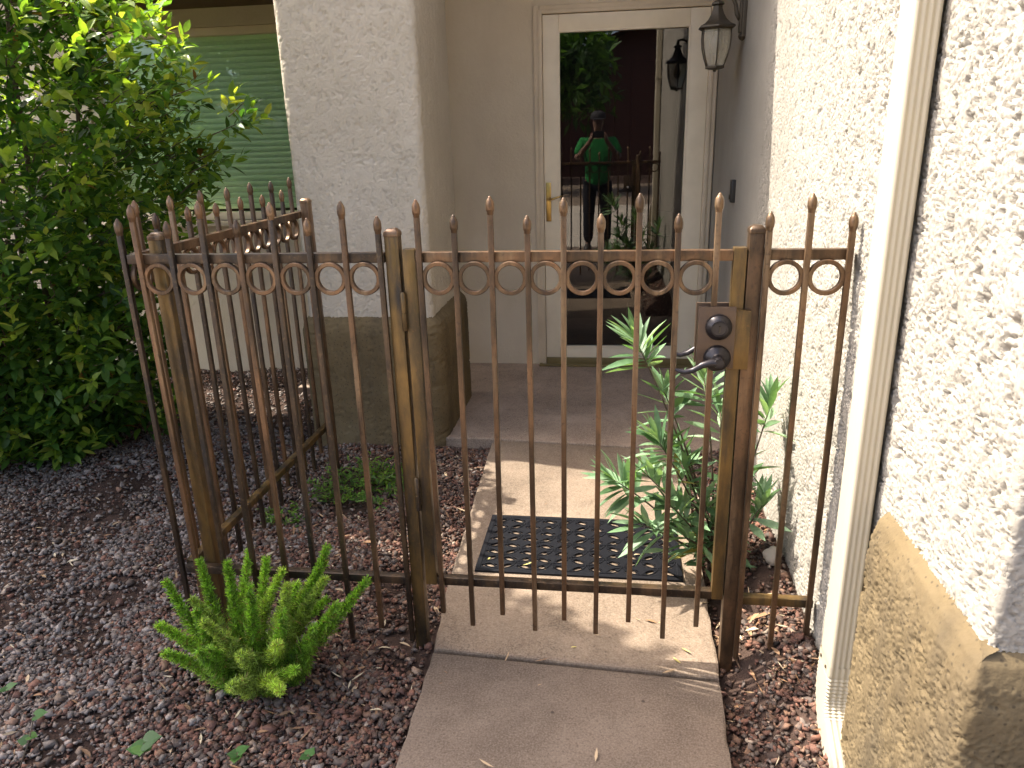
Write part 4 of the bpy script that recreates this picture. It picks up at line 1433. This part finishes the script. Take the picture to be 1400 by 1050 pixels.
# the photographer, seen only as a reflection
per = thing('person', 'person in green shirt, dark cap and dark trousers taking the picture', 'person', (0, -.42, 0))
def skin(name, joints, links, mat, parent, sub=2):
    me = bpy.data.meshes.new(name)
    keys = list(joints)
    me.from_pydata([joints[k][0] for k in keys], [(keys.index(a), keys.index(b)) for a, b in links], [])
    o = place(name, me, mat, parent)
    o.modifiers.new('skin', 'SKIN')
    me.skin_vertices.new() if hasattr(me.skin_vertices, 'new') and not me.skin_vertices else None
    if not me.skin_vertices:
        bm_ = bmesh.new()
        bm_.from_mesh(me)
        bm_.verts.layers.skin.verify()
        bm_.to_mesh(me)
        bm_.free()
    for i_, k in enumerate(keys):
        r = joints[k][1]
        me.skin_vertices[0].data[i_].radius = (r, r) if not hasattr(r, '__len__') else r
    me.skin_vertices[0].data[0].use_root = True
    sd = o.modifiers.new('sub', 'SUBSURF')
    sd.levels = sub
    sd.render_levels = sub
    return o
px0, py0 = 0.0, -.42
J = {'pelvis': ((px0, py0, .93), (.15, .11)), 'waist': ((px0, py0, 1.08), (.135, .10)), 'chest': ((px0, py0, 1.27), (.155, .11)), 'neck0': ((px0, py0 + .01, 1.43), .06), 'neck': ((px0, py0 + .02, 1.49), .052), 'jaw': ((px0, py0 + .05, 1.545), (.058, .065)), 'head': ((px0, py0 + .035, 1.62), (.075, .092)), 'crown': ((px0, py0 + .025, 1.69), (.062, .075))}
K = [('pelvis', 'waist'), ('waist', 'chest'), ('chest', 'neck0'), ('neck0', 'neck'), ('neck', 'jaw'), ('jaw', 'head'), ('head', 'crown')]
for s_, n in ((-1, 'l'), (1, 'r')):
    J['sh' + n] = ((px0 + s_ * .19, py0, 1.38), .058)
    J['el' + n] = ((px0 + s_ * .27, py0 + .10, 1.17), .042)
    J['wr' + n] = ((px0 + s_ * .10, py0 + .33, 1.39), .028)
    J['pa' + n] = ((px0 + s_ * .085, py0 + .375, 1.43), .026)
    J['th1' + n] = ((px0 + s_ * .065, py0 + .375, 1.445), .011)
    J['th2' + n] = ((px0 + s_ * .045, py0 + .372, 1.465), .009)
    K += [('chest', 'sh' + n), ('sh' + n, 'el' + n), ('el' + n, 'wr' + n), ('wr' + n, 'pa' + n), ('pa' + n, 'th1' + n), ('th1' + n, 'th2' + n)]
    for q in range(4):
        J[f'f{q}a' + n] = ((px0 + s_ * (.085 + .004 * q), py0 + .405, 1.475 - .019 * q), .0095)
        J[f'f{q}b' + n] = ((px0 + s_ * (.065 + .003 * q), py0 + .414, 1.482 - .019 * q), .0085)
        K += [('pa' + n, f'f{q}a' + n), (f'f{q}a' + n, f'f{q}b' + n)]
    J['hip' + n] = ((px0 + s_ * .095, py0, .86), .085)
    J['kn' + n] = ((px0 + s_ * .11, py0 + .02, .48), .058)
    J['an' + n] = ((px0 + s_ * .12, py0 - .01, .07), .038)
    J['toe' + n] = ((px0 + s_ * .14, py0 + .14, .02), .03)
    K += [('pelvis', 'hip' + n), ('hip' + n, 'kn' + n), ('kn' + n, 'an' + n), ('an' + n, 'toe' + n)]
skin('body', J, K, 'skin', per)
T = {'z': ((px0, py0, .80), (.165, .13)), 'a': ((px0, py0, .90), (.178, .135)), 'b': ((px0, py0, 1.08), (.168, .13)), 'c': ((px0, py0, 1.27), (.185, .135)), 'd': ((px0, py0, 1.405), (.12, .085)), 'n': ((px0, py0 + .01, 1.445), .068)}
TK = [('z', 'a'), ('a', 'b'), ('b', 'c'), ('c', 'd'), ('d', 'n')]
for s_, n in ((-1, 'l'), (1, 'r')):
    T['s' + n] = ((px0 + s_ * .2, py0, 1.37), .078)
    T['e' + n] = ((px0 + s_ * .262, py0 + .085, 1.2), .066)
    TK += [('c', 's' + n), ('s' + n, 'e' + n)]
skin('shirt', T, TK, 'shirt_green', per)
T = {'a': ((px0, py0, .95), (.165, .125))}
TK = []
for s_, n in ((-1, 'l'), (1, 'r')):
    T['h' + n] = ((px0 + s_ * .1, py0, .84), .105)
    T['k' + n] = ((px0 + s_ * .112, py0 + .02, .48), .08)
    T['f' + n] = ((px0 + s_ * .12, py0 - .005, .09), .068)
    TK += [('a', 'h' + n), ('h' + n, 'k' + n), ('k' + n, 'f' + n)]
skin('trousers', T, TK, 'trousers_dark', per)
for s_ in (-1, 1):
    g = G().tube([(px0 + s_ * .118, py0 - .05, .03), (px0 + s_ * .122, py0 + .02, .04), (px0 + s_ * .135, py0 + .12, .025), (px0 + s_ * .142, py0 + .19, .015)], [.042, .05, .045, .025], 12)
    place('shoe', g.mesh('shoe', True), 'shoe', per)
g = G().lathe([(.095, 0), (.100, .01), (.098, .04), (.085, .075), (.055, .098), (.015, .106)], (px0, py0 + .03, 1.645), 20)
g.add([(px0 - .08, py0 + .105, 1.650), (px0 + .08, py0 + .105, 1.650), (px0 + .06, py0 + .19, 1.640), (px0 - .06, py0 + .19, 1.640), (px0 - .08, py0 + .105, 1.658), (px0 + .08, py0 + .105, 1.658), (px0 + .06, py0 + .19, 1.647), (px0 - .06, py0 + .19, 1.647)], [(0, 1, 2, 3), (4, 7, 6, 5), (0, 4, 5, 1), (1, 5, 6, 2), (2, 6, 7, 3), (3, 7, 4, 0)])
place('cap', g.mesh('cap', True, 40), 'cap_dark', per)
ph = G().box(-.078, .078, -.020, -.012, 1.425, 1.505, .003)
tag(place('smartphone', ph.mesh('phone', True, 40), 'phone'), 'black smartphone held level in both hands of the person', 'phone')

# clean up helper data
for o in list(S.objects):
    if '_w' in o:
        del o['_w']
